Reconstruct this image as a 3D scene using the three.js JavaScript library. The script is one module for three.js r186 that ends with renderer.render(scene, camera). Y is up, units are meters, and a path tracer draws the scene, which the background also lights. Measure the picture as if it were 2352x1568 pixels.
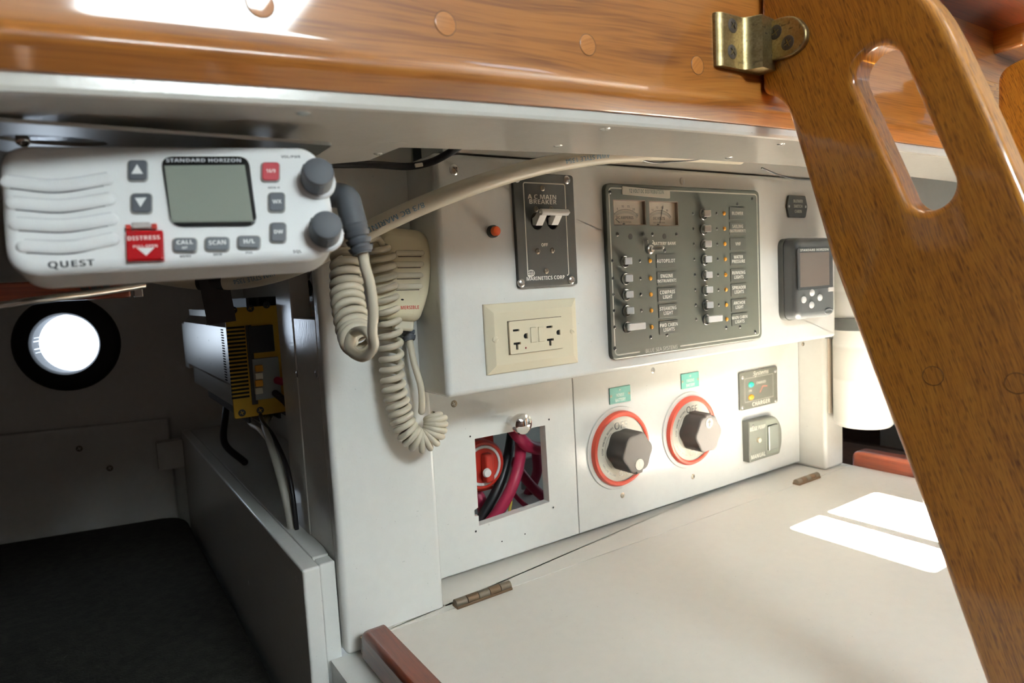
import * as THREE from 'three';
import { RoundedBoxGeometry } from 'three/addons/geometries/RoundedBoxGeometry.js';
import { mergeGeometries } from 'three/addons/utils/BufferGeometryUtils.js';
import { RectAreaLightUniformsLib } from 'three/addons/lights/RectAreaLightUniformsLib.js';
import { ConvexGeometry } from 'three/addons/geometries/ConvexGeometry.js';
import { Brush, Evaluator, SUBTRACTION } from 'three-bvh-csg';

// ---------------------------------------------------------------- camera, sky, sun, hatch light, exposure
const scene = new THREE.Scene();
const renderer = new THREE.WebGLRenderer({ antialias: true });
renderer.toneMapping = THREE.LinearToneMapping;
renderer.toneMappingExposure = 1.56;
renderer.shadowMap.enabled = true;
RectAreaLightUniformsLib.init();
const FW = 2352, FH = 1568, FPX = 1512, RAD = Math.PI / 180;
const camera = new THREE.PerspectiveCamera(2 * Math.atan(FH / 2 / FPX) / RAD, FW / FH, 0.02, 60);
camera.rotation.set(-5.11 * RAD, -33.44 * RAD, -3.10 * RAD, 'YXZ');
camera.position.set(0, 0, 0);
camera.focus = 0.66;
camera.userData.fStop = 8.0;
camera.updateMatrixWorld(true);
scene.background = new THREE.Color().setRGB(3.4, 4.0, 4.8);
const DECK = 0.80, COUNTER = -0.3397;
const sun = new THREE.DirectionalLight(new THREE.Color().setRGB(1, 0.93, 0.82), 620);
sun.name = 'sunlight';
const SUN = new THREE.Vector3(0, 0.82, 0.57).normalize();
sun.position.copy(SUN).multiplyScalar(4).add(new THREE.Vector3(0.86, COUNTER, -0.41));
sun.target.position.set(0.86, COUNTER, -0.41);
sun.castShadow = true; sun.shadow.mapSize.set(4096, 4096);
Object.assign(sun.shadow.camera, { left: -2, right: 2, top: 2, bottom: -2, near: 0.5, far: 9 });
scene.add(sun, sun.target);
const HATCH = { x: 0.34, z: 1.25, w: 0.56, d: 0.66 };
const hatchLight = new THREE.RectAreaLight(new THREE.Color().setRGB(0.86, 0.97, 1.0), 29, HATCH.w - 0.04, HATCH.d - 0.04);
hatchLight.name = 'hatch_daylight';
hatchLight.position.set(HATCH.x, DECK - 0.012, HATCH.z);
hatchLight.rotation.x = -Math.PI / 2;
scene.add(hatchLight);

// ---------------------------------------------------------------- pixel rays to points on known planes
const V3 = (x, y, z) => new THREE.Vector3(x, y, z);
const CM = camera.matrixWorld.clone();
const ray = (x, y) => V3((x - FW / 2) / FPX, -(y - FH / 2) / FPX, -1).applyMatrix4(CM);
const onZ = (x, y, z) => { const d = ray(x, y); return d.multiplyScalar(z / d.z); };
const onY = (x, y, h) => { const d = ray(x, y); return d.multiplyScalar(h / d.y); };
const onX = (x, y, X) => { const d = ray(x, y); return d.multiplyScalar(X / d.x); };
const at = (x, y, depth) => ray(x, y).multiplyScalar(depth);
const ZB = -0.5527, ZL = -0.6577, ZP = -0.611;           // fronts of the upper box, the lower panels, the posts

// ---------------------------------------------------------------- noise and textures
let seed = 7;
const rnd = () => { seed = (seed * 1664525 + 1013904223) >>> 0; return seed / 4294967296; };
const hash = (x, y, s) => { let h = Math.imul(x, 374761393) ^ Math.imul(y, 668265263) ^ Math.imul(s, 974634777); h = Math.imul(h ^ (h >>> 13), 1274126177); return ((h ^ (h >>> 16)) >>> 0) / 4294967296; };
function vnoise(x, y, px, py, s) {                        // tiles after px, py cells
  const x0 = Math.floor(x), y0 = Math.floor(y), fx = x - x0, fy = y - y0, u = fx * fx * (3 - 2 * fx), v = fy * fy * (3 - 2 * fy), m = (a, b) => ((a % b) + b) % b;
  const A = hash(m(x0, px), m(y0, py), s), B = hash(m(x0 + 1, px), m(y0, py), s), C = hash(m(x0, px), m(y0 + 1, py), s), D = hash(m(x0 + 1, px), m(y0 + 1, py), s);
  return A + (B - A) * u + (C - A) * v + (A - B - C + D) * u * v;
}
function dataTex(w, h, srgb, fn) {
  const d = new Uint8Array(w * h * 4);
  for (let y = 0, i = 0; y < h; y++) for (let x = 0; x < w; x++, i += 4) { const c = fn(x / w, y / h, x, y); d[i] = c[0]; d[i + 1] = c[1]; d[i + 2] = c[2]; d[i + 3] = 255; }
  const t = new THREE.DataTexture(d, w, h);
  t.wrapS = t.wrapT = THREE.RepeatWrapping; t.magFilter = THREE.LinearFilter; t.minFilter = THREE.LinearMipmapLinearFilter; t.generateMipmaps = true;
  if (srgb) t.colorSpace = THREE.SRGBColorSpace;
  t.needsUpdate = true;
  return t;
}
const clamp255 = (v) => Math.max(0, Math.min(255, v));
// wood with the grain along u; size in metres
function woodTex(base, dark, light, su, sv, o = {}) {
  const W = o.w ?? 1024, H = o.h ?? 1024, s = o.seed ?? 1, fl = o.flake ?? 0.5;
  const t = dataTex(W, H, true, (u, v) => {
    const wob = (vnoise(u * 6, v * 5, 6, 5, s) - 0.5) * 0.05, vv = v + wob;
    const broad = vnoise(u * 3, vv * 14, 3, 14, s + 1), mid = vnoise(u * 8, vv * 60, 8, 60, s + 2), fine = vnoise(u * 30, vv * 260, 30, 260, s + 3);
    const pore = vnoise(u * 60 * (o.poreLen ?? 1), v * 330, Math.round(60 * (o.poreLen ?? 1)), 330, s + 4);
    const blot = vnoise(u * 7, v * 9, 7, 9, s + 5);
    const fw = o.fine ?? 0.28; let k = (1 - fw) * (0.58 * broad + 0.42 * mid) + fw * fine;
    const p = Math.max(0, pore - (o.poreAt ?? 0.72)) * (o.pore ?? 2.2);
    const l = Math.max(0, k - 0.5) * 2 * fl, dk = Math.max(0, 0.5 - k) * 2 * (o.streak ?? 0.8) + p + Math.max(0, blot - 0.72) * (o.blot ?? 0.8);
    return [0, 1, 2].map((c) => { let x = base[c] + (light[c] - base[c]) * l; x += (dark[c] - x) * Math.min(0.9, dk); return clamp255(x); });
  });
  t.repeat.set(1 / su, 1 / sv);
  return t;
}
const grainBump = dataTex(512, 512, false, (u, v) => { const a = vnoise(u * 40, v * 40, 40, 40, 31), b = vnoise(u * 160, v * 160, 160, 160, 32); const k = 255 * (0.6 * a + 0.4 * b); return [k, k, k]; });
grainBump.repeat.set(12, 12);
function canvasTex(w, h, draw) {
  const c = document.createElement('canvas'); c.width = w; c.height = h;
  draw(c.getContext('2d'), w, h);
  const t = new THREE.CanvasTexture(c); t.colorSpace = THREE.SRGBColorSpace; t.anisotropy = 8; t.magFilter = THREE.LinearFilter;
  return t;
}
function text(g, s, x, y, size, color, o = {}) {
  g.save(); g.translate(x, y); g.rotate(o.rot ?? 0); g.scale(o.sx ?? 1, 1);
  g.fillStyle = color; g.font = `${o.weight ?? 'bold'} ${size}px ${o.font ?? 'sans-serif'}`; g.textAlign = o.align ?? 'center'; g.textBaseline = 'middle';
  g.fillText(s, 0, 0); g.restore();
}

// ---------------------------------------------------------------- materials
const std = (r, g, b, rough, o = {}) => new THREE.MeshPhysicalMaterial({ color: new THREE.Color().setRGB(r, g, b), roughness: rough, ...o });
const paintMap = dataTex(1024, 1024, true, (u, v) => {
  const a = vnoise(u * 9, v * 9, 9, 9, 41), b = vnoise(u * 90, v * 90, 90, 90, 42), d = vnoise(u * 260, v * 260, 260, 260, 43);
  const k = 249 + (a - 0.5) * 5 + (b - 0.5) * 3 - (d > 0.985 ? 28 : 0);
  return [k, k, k - 1].map(clamp255);
});
paintMap.repeat.set(1.6, 1.6);
const M = {
  white: std(0.80, 0.80, 0.765, 0.13, { map: paintMap, bumpMap: grainBump, bumpScale: 0.00005 }),
  cream: std(0.77, 0.75, 0.69, 0.15, { map: paintMap, bumpMap: grainBump, bumpScale: 0.00005 }),
  counter: std(0.76, 0.72, 0.66, 0.42, { map: paintMap }),
  dark: std(0.012, 0.012, 0.012, 0.6),
  black: std(0.022, 0.024, 0.022, 0.42),
  rubber: std(0.095, 0.105, 0.12, 0.55),
  steel: std(0.62, 0.61, 0.58, 0.28, { metalness: 1 }),
  chrome: std(0.86, 0.86, 0.85, 0.06, { metalness: 1 }),
  alloy: std(0.52, 0.51, 0.48, 0.3, { metalness: 1 }),
  bronze: std(0.19, 0.13, 0.08, 0.55, { metalness: 0.7 }),
  patina: std(0.20, 0.17, 0.13, 0.5, { metalness: 0.8 }),
  toggle: std(0.82, 0.81, 0.78, 0.35),
  ivory: std(0.74, 0.665, 0.49, 0.35),
  cordwhite: std(0.64, 0.58, 0.45, 0.33),
  cable: std(0.68, 0.645, 0.56, 0.4),
  hidden: std(0.02, 0.02, 0.02, 0.9),
  redcable: std(0.42, 0.025, 0.075, 0.42),
  blackcable: std(0.016, 0.016, 0.018, 0.4),
  yellowcable: std(0.62, 0.47, 0.06, 0.4),
  red: std(0.55, 0.035, 0.02, 0.35),
  amber: std(0.75, 0.33, 0.03, 0.25),
  orange: std(0.75, 0.10, 0.015, 0.2),
  yellow: std(0.55, 0.30, 0.008, 0.45),
  tape: std(0.012, 0.012, 0.013, 0.35),
  hole: std(0.005, 0.005, 0.005, 0.9),
};
const varnish = { clearcoat: 0.9, clearcoatRoughness: 0.06, roughness: 0.42 };
const teak = new THREE.MeshPhysicalMaterial({ map: woodTex([180, 113, 43], [108, 60, 20], [208, 146, 68], 0.7, 0.22, { seed: 3, pore: 0.9, poreLen: 0.4, streak: 1.0, flake: 0.6, blot: 1.4 }), ...varnish });
const sapele = new THREE.MeshPhysicalMaterial({ map: woodTex([198, 130, 38], [114, 66, 16], [222, 158, 58], 0.26, 0.15, { seed: 11, pore: 1.6, poreAt: 0.6, poreLen: 0.8, streak: 0.6, flake: 0.6, blot: 0.1, fine: 0.6 }), ...varnish });
const mahogany = new THREE.MeshPhysicalMaterial({ map: woodTex([116, 50, 22], [62, 22, 10], [150, 74, 36], 0.5, 0.12, { seed: 19, pore: 1.2 }), clearcoat: 0.6, clearcoatRoughness: 0.15, roughness: 0.4 });
const walnut = new THREE.MeshPhysicalMaterial({ map: woodTex([74, 50, 36], [44, 28, 20], [92, 64, 48], 0.8, 0.4, { seed: 29, w: 512, h: 512 }), roughness: 0.5 });
const brassMap = dataTex(512, 512, true, (u, v) => {
  const a = vnoise(u * 8, v * 8, 8, 8, 51), b = vnoise(u * 50, v * 50, 50, 50, 52), d = vnoise(u * 26, v * 26, 26, 26, 53), s = Math.max(0, d - 0.74) * 3.2 * Math.max(0, a - 0.2);
  return [168, 150, 108].map((c, i) => clamp255((c + (b - 0.5) * 24 + (a - 0.5) * 20) * (1 - s * [0.7, 0.68, 0.6][i])));
});
brassMap.repeat.set(18, 18);
const brass = new THREE.MeshPhysicalMaterial({ map: brassMap, metalness: 1, roughness: 0.42 });

// ---------------------------------------------------------------- builders
// normals averaged by face area across edges flatter than the crease angle, so that large flat faces stay flat
function toCreasedNormals(geo, crease) {
  const g = geo.index ? geo.toNonIndexed() : geo, p = g.attributes.position.array, n = p.length / 9, fn = new Float32Array(n * 3), cells = new Map(), lim = Math.cos(crease), out = new Float32Array(p.length);
  const key = (i) => `${Math.round(p[i] * 2e5)},${Math.round(p[i + 1] * 2e5)},${Math.round(p[i + 2] * 2e5)}`, keys = [];
  for (let f = 0; f < n; f++) {
    const i = f * 9, ax = p[i + 3] - p[i], ay = p[i + 4] - p[i + 1], az = p[i + 5] - p[i + 2], bx = p[i + 6] - p[i], by = p[i + 7] - p[i + 1], bz = p[i + 8] - p[i + 2];
    fn[f * 3] = ay * bz - az * by; fn[f * 3 + 1] = az * bx - ax * bz; fn[f * 3 + 2] = ax * by - ay * bx;
    for (let k = 0; k < 3; k++) { const q = key(i + 3 * k); keys.push(q); const c = cells.get(q); if (c) c.push(f); else cells.set(q, [f]); }
  }
  for (let f = 0; f < n; f++) {
    const x = fn[f * 3], y = fn[f * 3 + 1], z = fn[f * 3 + 2], l = Math.hypot(x, y, z) || 1e-20;
    for (let k = 0; k < 3; k++) {
      let sx = 0, sy = 0, sz = 0;
      for (const o of cells.get(keys[f * 3 + k])) { const a = fn[o * 3], b = fn[o * 3 + 1], c = fn[o * 3 + 2], m = Math.hypot(a, b, c) || 1e-20; if ((a * x + b * y + c * z) / (l * m) >= lim) { sx += a; sy += b; sz += c; } }
      const m = Math.hypot(sx, sy, sz) || 1; out[f * 9 + 3 * k] = sx / m; out[f * 9 + 3 * k + 1] = sy / m; out[f * 9 + 3 * k + 2] = sz / m;
    }
  }
  g.setAttribute('normal', new THREE.BufferAttribute(out, 3));
  return g;
}
const taken = new Map();
function numbered(name) { const n = taken.get(name) ?? 0; taken.set(name, n + 1); return n ? `${name}_${String(n).padStart(3, '0')}` : name; }
const shade = (o) => { o.castShadow = o.receiveShadow = true; return o; };
function part(parent, name, geo, mat, p, label) {
  const m = shade(new THREE.Mesh(geo, mat)); m.name = name;
  if (p) m.position.copy(p);
  if (label) m.userData.label = label;
  parent.add(m); return m;
}
function thing(name, label, category, o = {}) {
  const g = new THREE.Group(); g.name = numbered(name); g.userData = { label, category };
  if (o.group) g.userData.group = o.group;
  if (o.at) g.position.copy(o.at);
  scene.add(g); return g;
}
function struct(name, geo, mat, label, category = 'wall') {
  const m = shade(new THREE.Mesh(geo, mat)); m.name = name; m.userData = { kind: 'structure', label, category };
  scene.add(m); return m;
}
const box = (x0, x1, y0, y1, z0, z1, r = 0) => {
  const w = x1 - x0, h = y1 - y0, d = z1 - z0;
  const g = r ? new RoundedBoxGeometry(w, h, d, 3, r) : new THREE.BoxGeometry(w, h, d);
  boxUV(g); g.translate((x0 + x1) / 2, (y0 + y1) / 2, (z0 + z1) / 2); return g;
};
function boxUV(g) {                                        // uv in metres by the way a face points
  const p = g.attributes.position, n = g.attributes.normal, uv = new Float32Array(p.count * 2);
  for (let i = 0; i < p.count; i++) {
    const ax = Math.abs(n.getX(i)), ay = Math.abs(n.getY(i)), az = Math.abs(n.getZ(i));
    const [a, b] = az >= ax && az >= ay ? [p.getX(i), p.getY(i)] : ay >= ax ? [p.getX(i), p.getZ(i)] : [p.getZ(i), p.getY(i)];
    uv[2 * i] = a; uv[2 * i + 1] = b;
  }
  g.setAttribute('uv', new THREE.BufferAttribute(uv, 2)); return g;
}
function planarUV(g, x0, y0, w, h) {
  const p = g.attributes.position, uv = new Float32Array(p.count * 2);
  for (let i = 0; i < p.count; i++) { uv[2 * i] = (p.getX(i) - x0) / w; uv[2 * i + 1] = (p.getY(i) - y0) / h; }
  g.setAttribute('uv', new THREE.BufferAttribute(uv, 2)); return g;
}
function roundPoly(pts, r) {                               // a Shape with rounded corners
  const s = new THREE.Shape(), n = pts.length;
  for (let i = 0; i < n; i++) {
    const a = pts[(i + n - 1) % n], b = pts[i], c = pts[(i + 1) % n], la = Math.hypot(a[0] - b[0], a[1] - b[1]), lc = Math.hypot(c[0] - b[0], c[1] - b[1]), k = Math.min(b[2] ?? r, la * 0.48, lc * 0.48);
    const p = [b[0] + (a[0] - b[0]) / la * k, b[1] + (a[1] - b[1]) / la * k], q = [b[0] + (c[0] - b[0]) / lc * k, b[1] + (c[1] - b[1]) / lc * k];
    if (i) s.lineTo(p[0], p[1]); else s.moveTo(p[0], p[1]);
    s.quadraticCurveTo(b[0], b[1], q[0], q[1]);
  }
  s.closePath(); return s;
}
const rect = (x0, x1, y0, y1, r = 0.0005) => roundPoly([[x0, y0], [x1, y0], [x1, y1], [x0, y1]], r);
// plate from z = 0 to z = d, edges bevelled by b
function plate(shape, d, b = 0.0008, o = {}) {
  const g = new THREE.ExtrudeGeometry(shape, { depth: Math.max(1e-5, d - b), bevelEnabled: b > 0, bevelThickness: b, bevelSize: b, bevelOffset: -b, bevelSegments: o.seg ?? 2, curveSegments: o.curve ?? 8 });
  if (b > 0) { const p = g.attributes.position; for (let i = 0; i < p.count; i++) if (p.getZ(i) < 0) p.setZ(i, 0); g.computeVertexNormals(); }
  return toCreasedNormals(g, o.crease ?? 0.6);
}
const tube = (pts, r, seg = 64, rad = 10, closed = false) => new THREE.TubeGeometry(new THREE.CatmullRomCurve3(pts, closed, 'centripetal'), seg, r, rad, closed);
function capped(pts, r, seg = 64, rad = 12) {
  const t = tube(pts, r, seg, rad), e = [pts[0], pts[pts.length - 1]].map((p) => new THREE.SphereGeometry(r, rad, 6).translate(p.x, p.y, p.z));
  return mergeGeometries([t, ...e]);
}
const lathe = (pts, seg = 32) => toCreasedNormals(new THREE.LatheGeometry(pts.map(([x, y]) => new THREE.Vector2(x, y)), seg), 0.7);
const latheZ = (pts, seg = 32) => lathe(pts, seg).rotateX(Math.PI / 2);       // axis along +z
function sweepX(profile, x0, x1, n, lift, crease = 0.5) {  // profile of [z, y] swept along x, raised by lift(x)
  const pos = [], uv = [], idx = [], m = profile.length; let len = [0];
  for (let j = 1; j < m; j++) len[j] = len[j - 1] + Math.hypot(profile[j][0] - profile[j - 1][0], profile[j][1] - profile[j - 1][1]);
  for (let i = 0; i <= n; i++) { const x = x0 + (x1 - x0) * i / n, k = lift(x); for (let j = 0; j < m; j++) { pos.push(x, profile[j][1] + k, profile[j][0]); uv.push(x, len[j]); } }
  for (let i = 0; i < n; i++) for (let j = 0; j < m - 1; j++) { const a = i * m + j, b = a + m; idx.push(a, b, a + 1, b, b + 1, a + 1); }
  const g = new THREE.BufferGeometry(); g.setAttribute('position', new THREE.Float32BufferAttribute(pos, 3)); g.setAttribute('uv', new THREE.Float32BufferAttribute(uv, 2)); g.setIndex(idx);
  g.computeVertexNormals();
  return toCreasedNormals(g, crease);
}
// screw heads, unit radius, facing +z
const csg = new Evaluator(); csg.attributes = ['position', 'normal'];
function headGeo(slots, dome) {
  const cap = new THREE.LatheGeometry([[0, dome], [0.35, dome * 0.95], [0.7, dome * 0.68], [0.93, dome * 0.3], [1, 0], [1, -0.25], [0, -0.25]].map(([x, y]) => new THREE.Vector2(x, y)).reverse(), 20).rotateX(Math.PI / 2);
  let b = new Brush(cap); b.updateMatrixWorld();
  for (const a of slots.angles) { const c = new Brush(new THREE.BoxGeometry(slots.l, slots.w, 0.5).rotateZ(a).translate(0, 0, dome + 0.25 - slots.deep)); c.updateMatrixWorld(); b = csg.evaluate(b, c, SUBTRACTION); }
  const g = b.geometry; g.deleteAttribute('uv'); const q = g.clone(); q.setAttribute('uv', new THREE.Float32BufferAttribute(new Float32Array(q.attributes.position.count * 2), 2));
  return q;
}
const PHILLIPS = headGeo({ angles: [0.5, 0.5 + Math.PI / 2], l: 1.15, w: 0.22, deep: 0.3 }, 0.42);
const SLOTTED = headGeo({ angles: [0.9], l: 2.4, w: 0.24, deep: 0.28 }, 0.34);
const FLATX = headGeo({ angles: [0.4, 0.4 + Math.PI / 2], l: 1.2, w: 0.24, deep: 0.3 }, 0.12);
const DOT = new THREE.SphereGeometry(1, 12, 6, 0, Math.PI * 2, 0, Math.PI / 2).rotateX(Math.PI / 2).scale(1, 1, 0.4);
function screw(parent, p, r, geo = PHILLIPS, mat = M.steel, dir = 'z', spin = 0, name = 'screw') {
  const m = part(parent, name, geo, mat, p); m.scale.setScalar(r);
  if (dir === 'down') m.rotation.set(Math.PI / 2, 0, spin, 'XYZ'); else if (dir === 'left') m.rotation.set(0, -Math.PI / 2, 0); else m.rotation.z = spin;
  return m;
}
const sub = (p, q) => V3(p.x - q.x, p.y - q.y, p.z - q.z);

// ---------------------------------------------------------------- the cabin shell
const SY = -1.2, XL = -1.25, XR = 1.75, ZF = 2.1, ZA = -0.36;
{
  const s = new THREE.Shape();                              // overhead, drawn in x and z
  s.moveTo(XL, -(ZF)); s.lineTo(XR, -(ZF)); s.lineTo(XR, 0.42); s.lineTo(XL, 0.42); s.closePath();
  const cut = (x0, x1, z0, z1) => { const h = new THREE.Path(); h.moveTo(x0, -z0); h.lineTo(x1, -z0); h.lineTo(x1, -z1); h.lineTo(x0, -z1); h.closePath(); s.holes.push(h); };
  cut(HATCH.x - HATCH.w / 2, HATCH.x + HATCH.w / 2, HATCH.z - HATCH.d / 2, HATCH.z + HATCH.d / 2);
  const run = (DECK - COUNTER) * SUN.z / SUN.y;
  cut(0.757, 0.962, -0.499 + run, -0.328 + run);            // the gap of the sliding companionway hatch, through which the sun falls
  struct('ceiling', new THREE.ExtrudeGeometry(s, { depth: 0.012, bevelEnabled: false }).rotateX(-Math.PI / 2).translate(0, DECK, 0), M.white, 'white painted cabin overhead with two deck openings', 'ceiling');
}
struct('floor', box(XL, XR, SY - 0.04, SY, -1.7, ZF), walnut, 'dark brown wooden cabin sole', 'floor');
struct('wall_left', box(XL - 0.04, XL, SY, DECK + 0.04, -0.36, ZF), walnut, 'dark brown wooden hull side of the cabin');
struct('wall_right', box(XR, XR + 0.04, SY, DECK + 0.04, -1.7, ZF), M.white, 'white painted bulkhead beyond the counter');
struct('wall_front', box(XL, XR, SY, DECK + 0.04, ZF, ZF + 0.04), walnut, 'brown wooden forward bulkhead of the cabin');
// aft wall above the deck beam, open where the companionway is
struct('wall_aft', mergeGeometries([box(XL, 0.5, 0.27, DECK + 0.02, ZA - 0.03, ZA), box(1.15, XR, 0.27, DECK + 0.02, ZA - 0.03, ZA)]), M.white, 'white painted wall above the varnished deck beam');
struct('wall_locker', box(1.07, XR, -0.1, 0.204, -0.64, -0.615), M.white, 'white painted locker wall beyond the fire extinguisher');
struct('wall_cockpit', box(XL, XR, 0.205, 0.235, -1.75, -0.345), M.white, 'white painted underside of the cockpit above the quarter berth');
{                                                          // hatch pane of milky acrylic in the overhead, lit by the sky above it
  const h = thing('skylight_hatch', 'milky acrylic skylight hatch in the white cabin overhead', 'skylight', { at: V3(HATCH.x, DECK, HATCH.z) });
  const glow = new THREE.MeshStandardMaterial({ color: 0xdddddd, roughness: 0.6, emissive: new THREE.Color().setRGB(0.86, 0.97, 1), emissiveIntensity: 3.0 });
  part(h, 'window_pane', new THREE.BoxGeometry(HATCH.w - 0.005, 0.008, HATCH.d - 0.005), glow, V3(0, 0.006, 0));
  const fr = [box(-HATCH.w / 2 - 0.03, HATCH.w / 2 + 0.03, -0.012, 0, HATCH.d / 2, HATCH.d / 2 + 0.03), box(-HATCH.w / 2 - 0.03, HATCH.w / 2 + 0.03, -0.012, 0, -HATCH.d / 2 - 0.03, -HATCH.d / 2), box(-HATCH.w / 2 - 0.03, -HATCH.w / 2, -0.012, 0, -HATCH.d / 2, HATCH.d / 2), box(HATCH.w / 2, HATCH.w / 2 + 0.03, -0.012, 0, -HATCH.d / 2, HATCH.d / 2)];
  part(h, 'frame', mergeGeometries(fr), M.alloy);
}

// ---------------------------------------------------------------- deck beam and the white board under it
const camber = (x) => 0.0902 + 0.0432 * (x + 0.0168) - 0.0358 * (x + 0.0168) * (x - 0.365);
const WOODZ = -0.342;
{
  const t = thing('deck_beam', 'varnished golden teak beam with round wooden plugs above the white board', 'beam');
  const pr = [[-0.36, 0.24], [-0.36, 0.0088], [-0.3495, 0.0086], [-0.3478, 0.0092], [-0.3405, 0.0160], [-0.3388, 0.0180], [-0.3380, 0.0205], [-0.3384, 0.0228], [-0.3400, 0.0248], [-0.3415, 0.0275], [WOODZ, 0.034], [WOODZ, 0.24], [-0.36, 0.24]];
  part(t, 'timber', sweepX(pr, -0.75, 1.5, 90, camber, 0.55), teak);
  const plugs = [[1023, 54], [1350, 103], [1602, 150], [597, 8]];
  const plugMat = new THREE.MeshPhysicalMaterial({ map: woodTex([206, 134, 62], [140, 76, 28], [228, 162, 86], 0.2, 0.08, { seed: 37, w: 256, h: 256, pore: 0.6 }), ...varnish });
  const ring = std(0.10, 0.045, 0.015, 0.5);
  plugs.forEach(([x, y], i) => {
    const p = onZ(x, y, WOODZ), k = part(t, 'wooden_plug', boxUV(latheZ([[0, 0.00035], [0.0062, 0.00035], [0.0066, 0.0001], [0.0066, -0.001]], 28)), plugMat, p);
    k.rotation.z = i * 0.4;
    part(k, 'glue_line', new THREE.TorusGeometry(0.00675, 0.00022, 6, 40), ring, V3(0, 0, 0.00005));
  });
}
{
  const t = thing('underdeck_board', 'glossy white board along the underside of the varnished beam', 'board');
  const pr = [[-0.352, 0.0090], [-0.3502, 0.0086], [-0.35, 0.003], [-0.3508, 0.0008], [-0.353, 0], [-0.445, 0.0], [-0.4462, 0.0008], [-0.4465, 0.02], [-0.352, 0.02]];
  part(t, 'board', sweepX(pr, -0.75, 1.5, 90, camber, 0.25), M.cream);
  for (const [x, y] of [[696, 260], [1390, 296], [1281, 335], [1795, 331], [1675, 362]]) {
    let p = onY(x, y, 0.1); p = onY(x, y, camber(p.x)); p = onY(x, y, camber(p.x)); p.y = camber(p.x) + 0.0003;
    screw(t, p, 0.0042, SLOTTED, M.steel, 'down', x);
  }
}
{
  const h = 0.1, t = thing('cleat_board', 'cream painted cleat board under the cockpit behind the radio', 'board');
  const pts = [[560, 312], [645, 317], [940, 329], [895, 348], [845, 369], [745, 378], [560, 384]].map(([x, y]) => onY(x, y, h));
  const g = plate(roundPoly(pts.map((p) => [p.x, -p.z]), 0.004), 0.03, 0.001).rotateX(-Math.PI / 2).translate(0, h, 0);
  part(t, 'board', boxUV(g), M.cream);
  for (const [x, y] of [[672, 346], [868, 353]]) { const p = onY(x, y, h); p.y = h + 0.0003; screw(t, p, 0.0036, PHILLIPS, M.steel, 'down', x); }
}

// ---------------------------------------------------------------- left post (white corner post of the cabinet)
const PX0 = 0.1905, PX1 = 0.2996, PB = -0.356;
{
  const t = thing('cabinet_post', 'white painted corner post behind the coiled microphone cord', 'post');
  part(t, 'front_board', box(PX0, PX1, PB, 0.204, ZP - 0.02, ZP, 0.006), M.white);
  const a = onX(668, 729, PX0), b = onX(640, 680, PX0), e = onX(668, 690, PX0);
  part(t, 'side_board', box(PX0 + 0.0005, PX0 + 0.016, PB, a.y, e.z, ZP - 0.018, 0.0012), M.white);
  part(t, 'rear_stile', box(PX0 - 0.0005, PX0 + 0.02, PB, 0.204, -0.765, e.z, 0.0012), M.white);
  for (const [x, y] of [[683, 858], [727, 858], [772, 1378]]) { const p = onX(x, y, PX0); p.x = PX0 + 0.0002; screw(t, p, 0.0042, PHILLIPS, M.steel, 'left'); }
  part(t, 'inner_block', box(PX0 + 0.03, PX0 + 0.045, -0.1, 0.12, -0.74, -0.64), mahogany);
}
{                                                          // loose wiring seen through the notch of the post
  const t = thing('terminal_block', 'small black and white wiring terminal block inside the post notch', 'terminal block');
  const p = onX(705, 655, PX0 + 0.024);
  const g = new THREE.Group(); part(t, 'body', new RoundedBoxGeometry(0.006, 0.012, 0.024, 2, 0.001), M.black, p).rotation.x = 0.7;
  part(t, 'wire', capped([p.clone().add(V3(-0.004, 0.006, -0.02)), p.clone().add(V3(-0.005, 0.002, 0)), p.clone().add(V3(-0.003, -0.004, 0.012))], 0.0014, 20, 8), M.cable);
  part(t, 'cover', new RoundedBoxGeometry(0.003, 0.02, 0.03, 2, 0.001), M.cream, p.clone().add(V3(0.001, 0.018, -0.006))).rotation.x = 0.6;
}

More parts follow.
